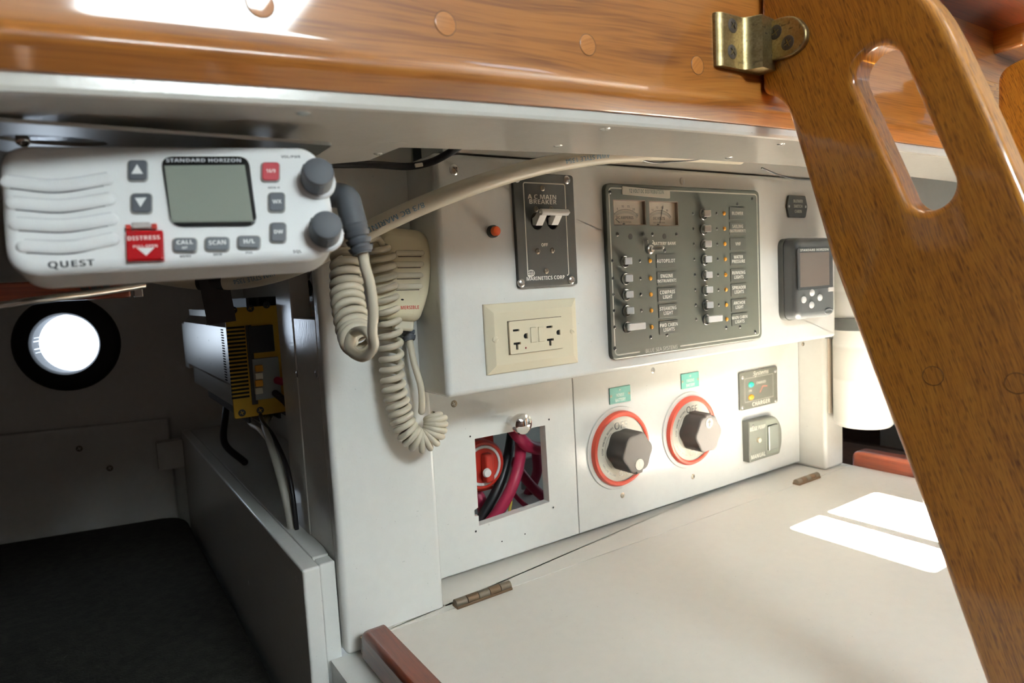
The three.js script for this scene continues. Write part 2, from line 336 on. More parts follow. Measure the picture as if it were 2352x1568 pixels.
// ---------------------------------------------------------------- quarter berth
const SHELF = -0.26, BED = -0.447, BX0 = 0.1565, BX1 = 0.1735;
{
  const w = 0.0, n = 24;
  // end wall: set slightly askew
  const s = new THREE.Shape(); s.moveTo(-0.75, -0.6); s.lineTo(0.6, -0.6); s.lineTo(0.6, 0.21); s.lineTo(-0.75, 0.21); s.closePath();
  const ez = (x) => -1.555 + 0.3 * x * 0.95;
  const c = V3(-0.0085, -0.0715, 0);
  const hole = new THREE.Path(); hole.absellipse(c.x, c.y, 0.056, 0.0565, 0, Math.PI * 2, true); s.holes.push(hole);
  const g = boxUV(new THREE.ExtrudeGeometry(s, { depth: 0.03, bevelEnabled: false, curveSegments: 32 }));
  const turn = -Math.atan(0.285);
  const endWall = struct('wall_berth_end', g, M.white, 'shaded grey-white end wall of the quarter berth'); endWall.rotation.y = turn; endWall.position.z = -1.575;
  const q = (x, y, z) => V3(x, y, z).applyAxisAngle(V3(0, 1, 0), turn).add(V3(0, 0, -1.575));
  const win = new THREE.Group(); win.name = 'window_1'; win.userData = { kind: 'structure', label: 'round opening port with dark rim shining white at the berth end', category: 'window' };
  win.position.copy(q(c.x, c.y, 0.03)); win.rotation.y = turn; scene.add(win);
  part(win, 'rim', latheZ([[0.056, -0.03], [0.056, 0.008], [0.06, 0.014], [0.082, 0.012], [0.09, 0.006], [0.093, 0]], 48), M.dark);
  part(win, 'pane', new THREE.CylinderGeometry(0.0575, 0.0575, 0.006, 40).rotateX(Math.PI / 2), new THREE.MeshPhysicalMaterial({ color: 0xffffff, transmission: 1, roughness: 0.05, thickness: 0 }), V3(0, 0, -0.02));
  // ledge below the port
  const led = boxUV(new RoundedBoxGeometry(0.856, 0.26, 0.028, 2, 0.004)).translate(-0.27, -0.365, 0.0445);
  const ledge = thing('berth_ledge', 'low grey-white ledge board across the end of the quarter berth', 'board');
  ledge.rotation.y = turn; ledge.position.z = -1.575;
  part(ledge, 'board', led, M.white);
  ledge.updateMatrixWorld(true);
  for (const [x, y] of [[252, 1075], [182, 1030]]) { const d = ray(x, y), n2 = V3(Math.sin(turn), 0, Math.cos(turn)), o = q(0, 0, 0.0587), p = d.multiplyScalar(o.dot(n2) / d.dot(n2)); screw(ledge, ledge.worldToLocal(p), 0.006, FLATX, M.patina); }
}
struct('wall_berth_left', box(-0.79, -0.75, -1.2, 0.21, -1.8, -0.36), walnut, 'brown wooden hull lining of the quarter berth');
struct('wall_berth_right', box(0.2985, 0.32, -1.2, 0.21, -1.6, -0.955), M.white, 'shaded hull side behind the yellow inverter');
struct('wall_berth_floor', box(-0.75, 0.34, -0.6, BED - 0.03, -1.75, -0.36), M.white, 'berth base under the dark cushion');
{
  const cush = new THREE.MeshPhysicalMaterial({ map: dataTex(512, 512, true, (u, v) => { const a = vnoise(u * 120, v * 120, 120, 120, 61), b = vnoise(u * 14, v * 14, 14, 14, 62), k = 17 + a * 18 + b * 7; return [k + 3, k + 2, k - 6]; }), roughness: 0.95, bumpMap: grainBump, bumpScale: 0.001 });
  const t = thing('berth_cushion', 'dark charcoal woven cushion lying in the quarter berth', 'cushion');
  const s = roundPoly([[-0.74, 0.38, 0.03], [0.15, 0.38, 0.02], [0.15, 1.47, 0.05], [-0.74, 1.66, 0.05]], 0.03);
  const g = plate(s, 0.045, 0.012, { seg: 4 }).rotateX(-Math.PI / 2).translate(0, BED - 0.03, 0);
  part(t, 'cover', boxUV(g), cush);
  part(t, 'piping', tube([V3(0.142, BED + 0.008, -0.4), V3(0.142, BED + 0.008, -0.7), V3(0.142, BED + 0.008, -1.1), V3(0.142, BED + 0.008, -1.44)], 0.004, 40, 8), cush);
}
{
  const t = thing('berth_shelf', 'white painted shelf beside the berth with a tapering side board', 'shelf');
  part(t, 'side_board', box(BX0, BX1, -0.7, SHELF, -1.46, -0.617, 0.0025), M.white);
  const s = roundPoly([[BX1, 0.642], [0.1893, 0.642], [0.1893, 0.768], [0.298, 0.768], [0.298, 1.455], [BX1, 1.455]], 0.0005), hp = onY(668, 1212, SHELF), h = new THREE.Path(); h.absellipse(0.1808, -hp.z, 0.0066, 0.013, 0, Math.PI * 2, true); s.holes.push(h);
  part(t, 'top_board', boxUV(plate(s, 0.014, 0.001).rotateX(-Math.PI / 2).translate(0, SHELF - 0.014, 0)), M.white);
  part(t, 'end_board', box(BX1 + 0.0005, PX0 - 0.001, -0.7, SHELF - 0.001, -0.64, -0.622, 0.002), M.white);
  for (const [x, y, X] of [[680, 1329, BX0], [571, 1338, BX0]]) { const p = onX(x, y, X); p.x = X + 0.0002; screw(t, p, 0.0038, FLATX, M.steel, 'left'); }
  { const p = onZ(729, 1329, -0.622); screw(t, p, 0.0036, PHILLIPS, M.steel); }
  part(t, 'cleat', box(0.11, BX0 - 0.0005, -0.33, -0.275, -1.47, -1.44, 0.002), M.white);
}
{                                                          // cable bundle running along the shelf and down through its hole
  const hp = onY(668, 1212, SHELF); hp.x = 0.1795;
  const mk = (name, label, r, mat, pts) => { const t = thing(name, label, 'cable', { group: 'cables running down through the berth shelf' }); part(t, 'sheath', capped(pts, r, 60, 10), mat); };
  const grey = std(0.42, 0.41, 0.36, 0.45);
  const P = (dx, dy, dz) => hp.clone().add(V3(dx, dy, dz));
  mk('conduit_cable', 'pale grey cable standing in the round hole of the berth shelf', 0.0046, grey, [P(0.001, -0.08, 0.002), P(0.0005, 0, 0.001), P(-0.002, 0.05, -0.015), P(-0.002, 0.085, -0.05), P(0.004, 0.10, -0.1), P(0.03, 0.10, -0.18)]);
  mk('conduit_cable', 'thin black wire beside the grey cable in the shelf hole', 0.0026, M.blackcable, [P(0.004, -0.08, 0.008), P(0.004, 0.01, 0.008), P(0.005, 0.06, -0.01), P(0.004, 0.092, -0.06), P(0.004, 0.108, -0.12), P(0.03, 0.13, -0.2)]);
  mk('conduit_cable', 'thin white wire tied to the black wire above the shelf', 0.0024, M.cable, [P(0.003, -0.08, -0.006), P(0.003, 0.02, -0.008), P(0.001, 0.075, -0.04), P(-0.004, 0.096, -0.09), P(-0.004, 0.10, -0.16), P(0.006, 0.15, -0.26)]);
}

// ---------------------------------------------------------------- inverter on the hull side
{
  const zi = -0.87, a = onZ(514, 708, zi), b = onZ(538, 962, zi);
  const t = thing('power_inverter', 'silver power inverter with a yellow front plate inside the quarter berth', 'inverter', { at: V3(b.x, b.y, zi) });
  const H = a.y - b.y, Wd = 0.135, D = 0.4;
  const prof = [[0.012, 0.006], [0.012, H * 0.24], [0.004, H * 0.30], [0.004, H * 0.82], [0.014, H * 0.9], [0.014, H - 0.004], [Wd, H - 0.004], [Wd, 0.006]];
  const s = new THREE.Shape(prof.map(([x, y]) => new THREE.Vector2(x, y)));
  part(t, 'casing', boxUV(new THREE.ExtrudeGeometry(s, { depth: D, bevelEnabled: false }).translate(0, 0, -D - 0.002)), M.alloy);
  part(t, 'mounting_flange', box(0.006, 0.02, 0.03, H * 0.8, -D - 0.05, -D - 0.004, 0.002), M.alloy);
  part(t, 'front_plate', plate(rect(0, Wd, 0, H, 0.003), 0.003, 0.0006), M.yellow);
  const FZ = 0.0031, L = (x, y) => onZ(x, y, zi + FZ).sub(t.position);
  const vent = new THREE.BoxGeometry(0.021, 0.0026, 0.0006);
  for (let k = 0; k < 19; k++) { const p0 = L(541, 752), p1 = L(553, 912); part(t, 'vent_slot', vent, M.hole, V3(p0.x + (p1.x - p0.x) * k / 18, p0.y + (p1.y - p0.y) * k / 18, FZ)); }
  const sb = L(578, 838); part(t, 'terminal_strip', new RoundedBoxGeometry(0.007, 0.1, 0.004, 2, 0.0008), M.black, V3(sb.x, sb.y, FZ));
  const sk = L(600, 778); part(t, 'socket', new RoundedBoxGeometry(0.03, 0.034, 0.006, 2, 0.001), M.black, V3(sk.x, sk.y, FZ));
  const tb = L(612, 868); part(t, 'terminal_block', new RoundedBoxGeometry(0.032, 0.052, 0.008, 2, 0.001), std(0.3, 0.31, 0.28, 0.5), V3(tb.x, tb.y, FZ));
  for (let k = 0; k < 4; k++) { const p = L(592, 845 + k * 17); part(t, 'fuse', new RoundedBoxGeometry(0.009, 0.008, 0.006, 2, 0.0008), k % 2 ? M.ivory : M.amber, V3(p.x, p.y, FZ + 0.006)); }
  for (const [x, y] of [[536, 712], [575, 708], [612, 700], [556, 948], [598, 942]]) { const p = L(x, y); screw(t, V3(p.x, p.y, FZ), 0.0045, FLATX, M.black); }
  for (let k = 0; k < 9; k++) { part(t, 'cooling_fin', new THREE.BoxGeometry(0.003, 0.014, 0.3), M.black, V3(0.03 + k * 0.0125, H + 0.004, -0.16)); part(t, 'cooling_fin', new THREE.BoxGeometry(0.003, 0.012, 0.3), M.black, V3(0.02 + k * 0.0125, -0.004, -0.16)); }
  const side = new THREE.BoxGeometry(0.0008, 0.0016, 0.014);
  for (let k = 0; k < 20; k++) part(t, 'side_vent', side, M.hole, V3(0.0038, H * 0.32 + k * H * 0.025, -0.05));
  for (const dz of [-0.16, -0.26]) for (const f of [0.42, 0.66]) screw(t, V3(0.0042, H * f, dz), 0.0022, FLATX, M.black, 'left');
  const w = (name, mat, r, pts) => part(t, name, capped(pts.map(([x, y, z]) => V3(x, y, z)), r, 30, 8), mat);
  w('battery_lead', M.redcable, 0.005, [[tb.x + 0.012, tb.y - 0.004, 0.008], [tb.x + 0.026, tb.y - 0.012, 0.03], [tb.x + 0.032, tb.y - 0.07, 0.05], [tb.x + 0.034, tb.y - 0.14, 0.05]]);
  w('battery_lead', M.blackcable, 0.0045, [[tb.x + 0.008, tb.y - 0.02, 0.008], [tb.x + 0.018, tb.y - 0.034, 0.022], [tb.x + 0.026, tb.y - 0.08, 0.035], [tb.x + 0.03, tb.y - 0.13, 0.03]]);
  w('battery_lead', M.blackcable, 0.005, [[0.03, 0.002, -0.2], [0.02, -0.025, -0.18], [0.012, -0.06, -0.16], [0.03, -0.085, -0.12]]);
}

// ---------------------------------------------------------------- engine box counter
{
  const t = thing('counter', 'cream laminate counter top with a hinged lid in front of the panels', 'counter');
  const x0 = 0.2045, x1 = 1.075;
  part(t, 'base', box(0.176, x1, -0.9, COUNTER - 0.0165, -0.6165, -0.21), M.white);
  part(t, 'rear_strip', boxUV(plate(roundPoly([[x0, 0.602], [x1, 0.602], [x1, 0.70], [0.3, 0.70], [0.3, 0.6106], [x0, 0.6106]], 0.0005), 0.016, 0.0004).rotateX(-Math.PI / 2).translate(0, COUNTER - 0.016, 0)), M.counter);
  part(t, 'lid', boxUV(plate(rect(0.2222, x1, 0.205, 0.6012, 0.001), 0.016, 0.0008).rotateX(-Math.PI / 2).translate(0, COUNTER - 0.016, 0)), M.counter);
  for (const [a, b] of [[[1045, 1395], [1172, 1350]], [[1815, 1110], [1876, 1095]]]) {
    const p = onY(...a, COUNTER), q = onY(...b, COUNTER), L = Math.min(0.07, q.x - p.x), h = new THREE.Group(); h.name = 'hinge'; h.position.set(p.x, COUNTER, -0.6016); t.add(h); h.userData.label = 'weathered bronze butt hinge';
    for (let k = 0; k < 5; k++) part(h, 'knuckle', new THREE.CylinderGeometry(0.0052, 0.0052, L / 5 - 0.0008, 10).rotateZ(Math.PI / 2), k % 2 ? M.bronze : M.patina, V3(L * (k + 0.5) / 5, 0.0036, 0));
    part(h, 'leaf', new RoundedBoxGeometry(L, 0.003, 0.012, 1, 0.0006), M.bronze, V3(L / 2, 0.0012, 0));
  }
}
function fiddle(name, label, x0, x1, y0, y1, z0, z1) {
  const t = thing(name, label, 'fiddle rail');
  const s = new THREE.Shape(); const r = 0.016;             // side view: z to the right, y up, rounded far end
  s.moveTo(z1, y0); s.lineTo(z0 + 0.004, y0); s.quadraticCurveTo(z0, y0, z0, y0 + 0.006); s.lineTo(z0, y1 - r); s.quadraticCurveTo(z0, y1, z0 + r, y1); s.lineTo(z1, y1); s.closePath();
  const g = plate(s, x1 - x0, 0.006, { seg: 4, crease: 1.2 });
  boxUV(g); g.applyMatrix4(new THREE.Matrix4().makeBasis(V3(0, 0, 1), V3(0, 1, 0), V3(-1, 0, 0)).setPosition(x1, 0, 0));
  part(t, 'rail', g, mahogany);
}
fiddle('fiddle_rail', 'dark mahogany rail along the open end of the counter by the berth', 0.1995, 0.2215, -0.356, -0.3225, -0.597, -0.2);
fiddle('fiddle_rail', 'mahogany rail at the counter end beside the fire extinguisher', 1.075, 1.1, -0.36, -0.3135, -0.602, -0.2);

// ---------------------------------------------------------------- lower cabinet front: door with cut-out, and switch panel
const LB = COUNTER + 0.0075;
const seamX = onZ(1316, 900, ZL).x, L3 = (x, y, d = 0) => onZ(x, y, ZL + d);
{
  const t = thing('locker_front', 'white locker front with a chrome knob and square cut-out showing red cables', 'locker');
  const s = rect(PX1 + 0.0005, seamX - 0.0007, LB, -0.1, 0.001);
  const o = [[1091, 1008], [1252, 977], [1262, 1152], [1101, 1207]].map(([x, y]) => L3(x, y)), h = new THREE.Path();
  h.moveTo(o[0].x, o[0].y); h.lineTo(o[1].x, o[1].y); h.lineTo(o[2].x, o[2].y); h.lineTo(o[3].x, o[3].y); h.lineTo(o[3].x, o[3].y + 0.012); h.lineTo(o[3].x - 0.005, o[3].y + 0.013); h.lineTo(o[3].x - 0.005, o[3].y + 0.02); h.lineTo(o[3].x, o[3].y + 0.022); h.closePath(); s.holes.push(h);
  part(t, 'panel', boxUV(plate(s, 0.012, 0.0006).translate(0, 0, ZL - 0.012)), M.white);
  const k = L3(1172, 966);
  part(t, 'knob', latheZ([[0, 0.0], [0.006, 0], [0.0055, 0.003], [0.0042, 0.006], [0.0045, 0.011], [0.008, 0.0145], [0.0118, 0.019], [0.0128, 0.024], [0.0118, 0.029], [0.007, 0.0325], [0, 0.0335]].reverse(), 36), M.chrome, k, 'polished chrome knob');
  for (const [x, y, r] of [[1080, 1002, 0.0011], [1261, 963, 0.0013], [1271, 1165, 0.0013], [1093, 1220, 0.0013], [1153, 1243, 0.0009], [1206, 1226, 0.0009]]) part(t, 'pilot_hole', DOT, M.hole, L3(x, y)).scale.set(r, r, r * 0.2);
  screw(t, L3(1043, 927), 0.0042, FLATX, M.patina);
}
{
  const t = thing('switch_panel', 'white painted panel holding the two round battery switches', 'panel');
  part(t, 'panel', boxUV(plate(rect(seamX + 0.0007, 1.0135, LB, -0.1, 0.001), 0.012, 0.0006).translate(0, 0, ZL - 0.012)), M.white);
  for (const [x, y, m] of [[1500, 850, M.steel], [1430, 1137, M.patina], [1592, 1094, M.patina]]) screw(t, L3(x, y), 0.004, FLATX, m);
}
struct('wall_cabinet', mergeGeometries([box(PX1 - 0.02, 1.09, -0.345, -0.32, -0.95, -0.672), box(PX1 - 0.02, 1.09, -0.345, 0.21, -0.97, -0.95), box(0.52, 1.02, -0.345, 0.21, -0.69, -0.672), box(PX1 - 0.02, 0.52, -0.14, 0.21, -0.69, -0.672), box(0.36 - 0.06, 0.31, -0.345, -0.1, -0.95, -0.672)]), M.white, 'white inner back of the cabinet behind the panels');
{                                                          // what lies behind the cut-out
  const R = (x, y, z) => onZ(x, y, z);
  const cab = (name, label, mat, r, pts) => { const t = thing(name, label, 'cable', { group: 'battery cables behind the cut-out' }); part(t, 'sheath', capped(pts.map(([x, y, z]) => R(x, y, z)), r, 50, 12), mat); };
  cab('battery_cable', 'thick red cable bending down through the middle of the cut-out', M.redcable, 0.0078, [[1190, 985, -0.74], [1196, 1030, -0.715], [1186, 1090, -0.70], [1160, 1150, -0.70], [1118, 1210, -0.71], [1080, 1260, -0.73]]);
  cab('battery_cable', 'thick black cable lying left of the red cable', M.blackcable, 0.0068, [[1176, 990, -0.76], [1166, 1050, -0.735], [1148, 1110, -0.725], [1120, 1165, -0.725], [1092, 1210, -0.73], [1060, 1250, -0.75]]);
  cab('battery_cable', 'red cable arching across the top right corner of the cut-out', M.redcable, 0.0085, [[1178, 985, -0.72], [1190, 1000, -0.70], [1212, 1022, -0.70], [1245, 1030, -0.71], [1290, 1026, -0.73]]);
  cab('battery_cable', 'red cable sloping down to the lower right of the cut-out', M.redcable, 0.007, [[1180, 1060, -0.78], [1200, 1090, -0.755], [1225, 1120, -0.745], [1260, 1150, -0.75], [1300, 1180, -0.76]]);
  cab('battery_cable', 'short red cable rising at the right edge of the cut-out', M.redcable, 0.0075, [[1232, 1040, -0.80], [1234, 1080, -0.79], [1222, 1115, -0.80], [1205, 1150, -0.82]]);
  cab('battery_cable', 'thin red wire at the bottom of the cut-out', M.redcable, 0.0034, [[1170, 1120, -0.77], [1190, 1145, -0.76], [1215, 1165, -0.76], [1250, 1170, -0.77]]);
  cab('battery_cable', 'thin yellow wire at the bottom of the cut-out', M.yellowcable, 0.002, [[1176, 1130, -0.75], [1172, 1165, -0.74], [1166, 1190, -0.74], [1160, 1230, -0.75]]);
  cab('battery_cable', 'red cable in the lower left corner of the cut-out', M.redcable, 0.0085, [[1085, 1120, -0.76], [1105, 1150, -0.75], [1112, 1180, -0.76], [1118, 1230, -0.78]]);
  const c = R(1092, 1062, -0.74), t = thing('isolator_switch', 'red round battery isolator partly hidden at the left of the cut-out', 'switch', { at: c });
  part(t, 'body', latheZ([[0, 0.02], [0.03, 0.02], [0.033, 0.017], [0.033, -0.03], [0, -0.03]].map(([a, b]) => [a, b]), 40), M.red);
  part(t, 'dial', new THREE.TorusGeometry(0.0245, 0.002, 8, 48).scale(1, 1, 0.3), M.toggle, V3(0, 0, 0.0205));
  part(t, 'handle', new RoundedBoxGeometry(0.013, 0.038, 0.014, 3, 0.004), M.red, V3(0.003, -0.002, 0.026));
  part(t, 'flange', new RoundedBoxGeometry(0.03, 0.075, 0.008, 3, 0.003), M.red, V3(0.016, -0.004, -0.004));
  part(t, 'cap', latheZ([[0, 0.004], [0.005, 0.003], [0.006, 0]], 20), M.toggle, V3(-0.003, -0.006, 0.033));
  screw(t, V3(0.024, -0.033, 0.001), 0.0036, SLOTTED);
  const lg = R(1140, 1090, -0.775); const tl = thing('cable_clamp', 'grey plastic clamp plate among the red battery cables', 'clamp');
  part(tl, 'plate', new RoundedBoxGeometry(0.05, 0.03, 0.006, 2, 0.002), std(0.35, 0.35, 0.33, 0.5), lg);
  part(tl, 'plate', new RoundedBoxGeometry(0.03, 0.05, 0.006, 2, 0.002), std(0.35, 0.35, 0.33, 0.5), R(1215, 1085, -0.83));
}

// ---------------------------------------------------------------- upper box
const BXL = 0.2885, BXR = 0.9485, BYB = -0.107, BYT = 0.1238;
{
  const t = thing('instrument_box', 'white painted box front carrying the breaker panels', 'box');
  const s = rect(BXL, BXR, BYB, BYT, 0.006);
  part(t, 'front', boxUV(plate(s, 0.058, 0.0055, { seg: 5, crease: 1.2 }).translate(0, 0, ZB - 0.058)), M.white);
  part(t, 'back_rim', box(0.3002, BXR - 0.004, BYB + 0.001, BYT - 0.002, -0.672, ZB - 0.055), M.white);
  screw(t, onZ(1043, 390, ZB), 0.0052, PHILLIPS, M.steel, 'z', 0.3);
  screw(t, onZ(1567, 416, ZB), 0.0046, SLOTTED, M.steel, 'z', 0.7);
  screw(t, onZ(1845, 790, ZB), 0.003, FLATX, M.patina);
}
{
  const t = thing('filler_board', 'white filler board closing the gap above the instrument box', 'board');
  part(t, 'board', box(BXL + 0.012, BXR - 0.001, BYT + 0.0016, 0.2035, -0.60, ZB - 0.003, 0.001), M.white);
}
// right post and what stands beyond it
{
  const t = thing('end_post', 'white painted post at the far end of the panels', 'post');
  part(t, 'post', box(1.015, 1.069, COUNTER, 0.204, -0.70, ZP, 0.006), M.white);
  const g = onZ(1904, 800, ZP);
  part(t, 'moulding', box(g.x - 0.004, g.x + 0.004, onZ(1904, 948, ZP).y, BYB - 0.002, ZP - 0.001, ZP + 0.003, 0.001), std(0.42, 0.36, 0.29, 0.5));
}

// ---------------------------------------------------------------- AC main breaker
{
  const x0 = 0.3742, x1 = 0.4508, y0 = -0.0064, y1 = 0.1088, w = x1 - x0, h = y1 - y0, d = 0.004, z = ZB + d;
  const t = thing('main_breaker', 'dark grey AC main breaker plate with a joined pair of white toggles', 'breaker', { at: V3(x0, y0, ZB) });
  const K = 12000, tex = canvasTex(Math.round(w * K), Math.round(h * K), (g, W, H) => {
    g.fillStyle = '#2d2f2c'; g.fillRect(0, 0, W, H);
    const P = (x, y) => { const p = onZ(x, y, z); return [(p.x - x0) / w * W, (1 - (p.y - y0) / h) * H]; };
    g.strokeStyle = '#d4d2c6'; g.lineWidth = 15; g.lineJoin = 'round';
    const m = 0.155 * W, top = 0.085 * H, bot = 0.905 * H, r = 30;
    g.beginPath(); g.moveTo(m + 40, bot); g.quadraticCurveTo(m, bot, m, bot - r); g.lineTo(m, top + r); g.quadraticCurveTo(m, top, m + r, top); g.lineTo(W - m - r, top); g.quadraticCurveTo(W - m, top, W - m, top + r); g.lineTo(W - m, bot - r); g.quadraticCurveTo(W - m, bot, W - m - 30, bot); g.stroke();
    const T = (s, x, y, size, o) => text(g, s, ...P(x, y), size, '#dedcd2', o);
    T('A C MAIN', 1246, 452, 76, { sx: 1.28 }); T('BREAKER', 1247, 463.5, 76, { sx: 1.3 });
    T('ON', 1248, 483, 40); T('OFF', 1251, 562, 56); T('MARINETICS CORP', 1254, 638, 62, { sx: 1.08 });
    const [ex, ey] = P(1220, 628); g.strokeStyle = '#dedcd2'; g.lineWidth = 7;
    for (const k of [1, 0.5]) { g.beginPath(); g.ellipse(ex, ey - 4, 52 * k, 38, 0, 0, Math.PI * 2); g.stroke(); }
    g.beginPath(); g.moveTo(ex - 52, ey - 4); g.lineTo(ex + 52, ey - 4); g.moveTo(ex - 40, ey + 18); g.lineTo(ex + 40, ey + 18); g.moveTo(ex, ey - 42); g.lineTo(ex, ey + 34); g.stroke();
  });
  const holes = [[1234, 514], [1270, 513]].map(([x, y]) => { const p = onZ(x, y, z); return V3(p.x - x0, p.y - y0, d); });
  const s = rect(0, w, 0, h, 0.004);
  for (const p of holes) { const q = new THREE.Path(); q.absellipse(p.x, p.y + 0.003, 0.0073, 0.0088, 0, Math.PI * 2, true); s.holes.push(q); }
  part(t, 'plate', planarUV(plate(s, d, 0.001), 0, 0, w, h), new THREE.MeshPhysicalMaterial({ map: tex, roughness: 0.55 }));
  part(t, 'backing', box(0.005, w - 0.005, 0.03, h - 0.02, 0.0001, 0.0006), M.hole);
  holes.forEach((p, i) => {
    const sh = new THREE.Shape([[0, 0], [0.006, -0.001], [0.0135, 0.0075], [0.0165, 0.0125], [0.012, 0.0145], [0.0045, 0.0085], [0, 0.007]].map(([a, b]) => new THREE.Vector2(a, b)));
    const g = plate(sh, 0.0085, 0.0008).applyMatrix4(new THREE.Matrix4().makeBasis(V3(0, 0, 1), V3(0, 1, 0), V3(-1, 0, 0)).setPosition(0.00425, 0, 0));
    part(t, 'toggle', g, M.toggle, V3(p.x, p.y - 0.001, 0.001), 'white breaker toggle');
  });
  const bar = new THREE.CylinderGeometry(0.0033, 0.0033, 0.034, 20).rotateZ(Math.PI / 2);
  part(t, 'tie_bar', bar, M.toggle, V3((holes[0].x + holes[1].x) / 2 + 0.003, holes[0].y + 0.0105, 0.0165));
  part(t, 'tie_pin', new THREE.CylinderGeometry(0.0012, 0.0012, 0.039, 10).rotateZ(Math.PI / 2), M.steel, V3((holes[0].x + holes[1].x) / 2 + 0.003, holes[0].y + 0.0105, 0.0165));
  for (const [x, y] of [[1187, 409], [1302, 413], [1198, 650], [1313, 643]]) screw(t, onZ(x, y, z).sub(t.position), 0.0044, PHILLIPS, M.steel, 'z', x);
  for (const [x, y] of [[1246, 432], [1231, 480], [1266, 480], [1235, 577], [1269, 575], [1255, 622]]) screw(t, onZ(x, y, z).sub(t.position), 0.003, PHILLIPS, M.patina, 'z', x);
}
{                                                          // pilot lamp
  const p = onZ(1130, 532, ZB), t = thing('pilot_lamp', 'small round orange pilot lamp left of the main breaker', 'indicator lamp', { at: p });
  part(t, 'bezel', latheZ([[0.0062, 0], [0.0062, 0.004], [0.0055, 0.005], [0.0045, 0.005], [0.0045, 0]].reverse(), 28), M.black);
  part(t, 'lens', latheZ([[0.0047, 0], [0.0047, 0.0085], [0.004, 0.0095], [0, 0.0098]].reverse(), 28), M.orange);
}
// ---------------------------------------------------------------- duplex outlet
{
  const c = onZ(1222, 769, ZB), w = 0.1155, h = 0.0698, t = thing('wall_outlet', 'ivory twin wall outlet on the white box below the main breaker', 'outlet', { at: V3(c.x, c.y, ZB) });
  const pl = []; for (const a of [-1, 1]) for (const b of [-1, 1]) for (const [i, z] of [[0, 0], [0, 0.0016], [0.0008, 0.0024], [0.0078, 0.0058], [0.009, 0.0062]]) pl.push(V3(a * (w / 2 - i), b * (h / 2 - i), z));
  part(t, 'cover_plate', boxUV(toCreasedNormals(new ConvexGeometry(pl), 0.3)), M.ivory);
  const face = rect(-0.0334, 0.0334, -0.0164, 0.0164, 0.0018), hole = (x0, x1, y0, y1) => { const q = new THREE.Path(); q.moveTo(x0, y0); q.lineTo(x0, y1); q.lineTo(x1, y1); q.lineTo(x1, y0); q.closePath(); face.holes.push(q); };
  for (const dx of [0, 0.0415]) {
    hole(-0.029 + dx, -0.0215 + dx, 0.0062, 0.0082);
    { const q = new THREE.Path(); [[-0.029, -0.005], [-0.0205, -0.005], [-0.0205, -0.0072], [-0.0237, -0.0072], [-0.0237, -0.0122], [-0.0263, -0.0122], [-0.0263, -0.0072], [-0.029, -0.0072]].forEach(([a, b], i) => (i ? q.lineTo(a + dx, b) : q.moveTo(a + dx, b))); q.closePath(); face.holes.push(q); }
    const q = new THREE.Path(); q.absarc(-0.0138 + dx, 0.0005, 0.0026, -Math.PI / 2, Math.PI / 2, true); q.lineTo(-0.0115 + dx, 0.0031); q.lineTo(-0.0115 + dx, -0.0021); q.closePath(); face.holes.push(q);
  }
  part(t, 'receptacle', plate(face, 0.0022, 0.00025).translate(0, 0, 0.0066), M.ivory);
  part(t, 'gap', box(-0.0339, 0.0339, -0.0169, 0.0169, 0.006, 0.0064), std(0.12, 0.09, 0.05, 0.6));
  part(t, 'contacts', box(-0.031, 0.031, -0.0135, 0.012, 0.0063, 0.0067), M.hole);
  for (const dx of [-0.0046, 0.0052]) part(t, 'test_button', new RoundedBoxGeometry(0.0072, 0.0155, 0.004, 2, 0.0006), M.ivory, V3(dx, 0.0008, 0.0078));
  part(t, 'status_lamp', DOT, std(0.2, 0.01, 0.01, 0.3), V3(-0.0146, -0.0115, 0.0088)).scale.setScalar(0.0011);
  for (const dx of [-0.0482, 0.0482]) screw(t, V3(dx, 0, 0.006), 0.0034, SLOTTED, M.ivory, 'z', dx > 0 ? -1.6 : -0.6);
}
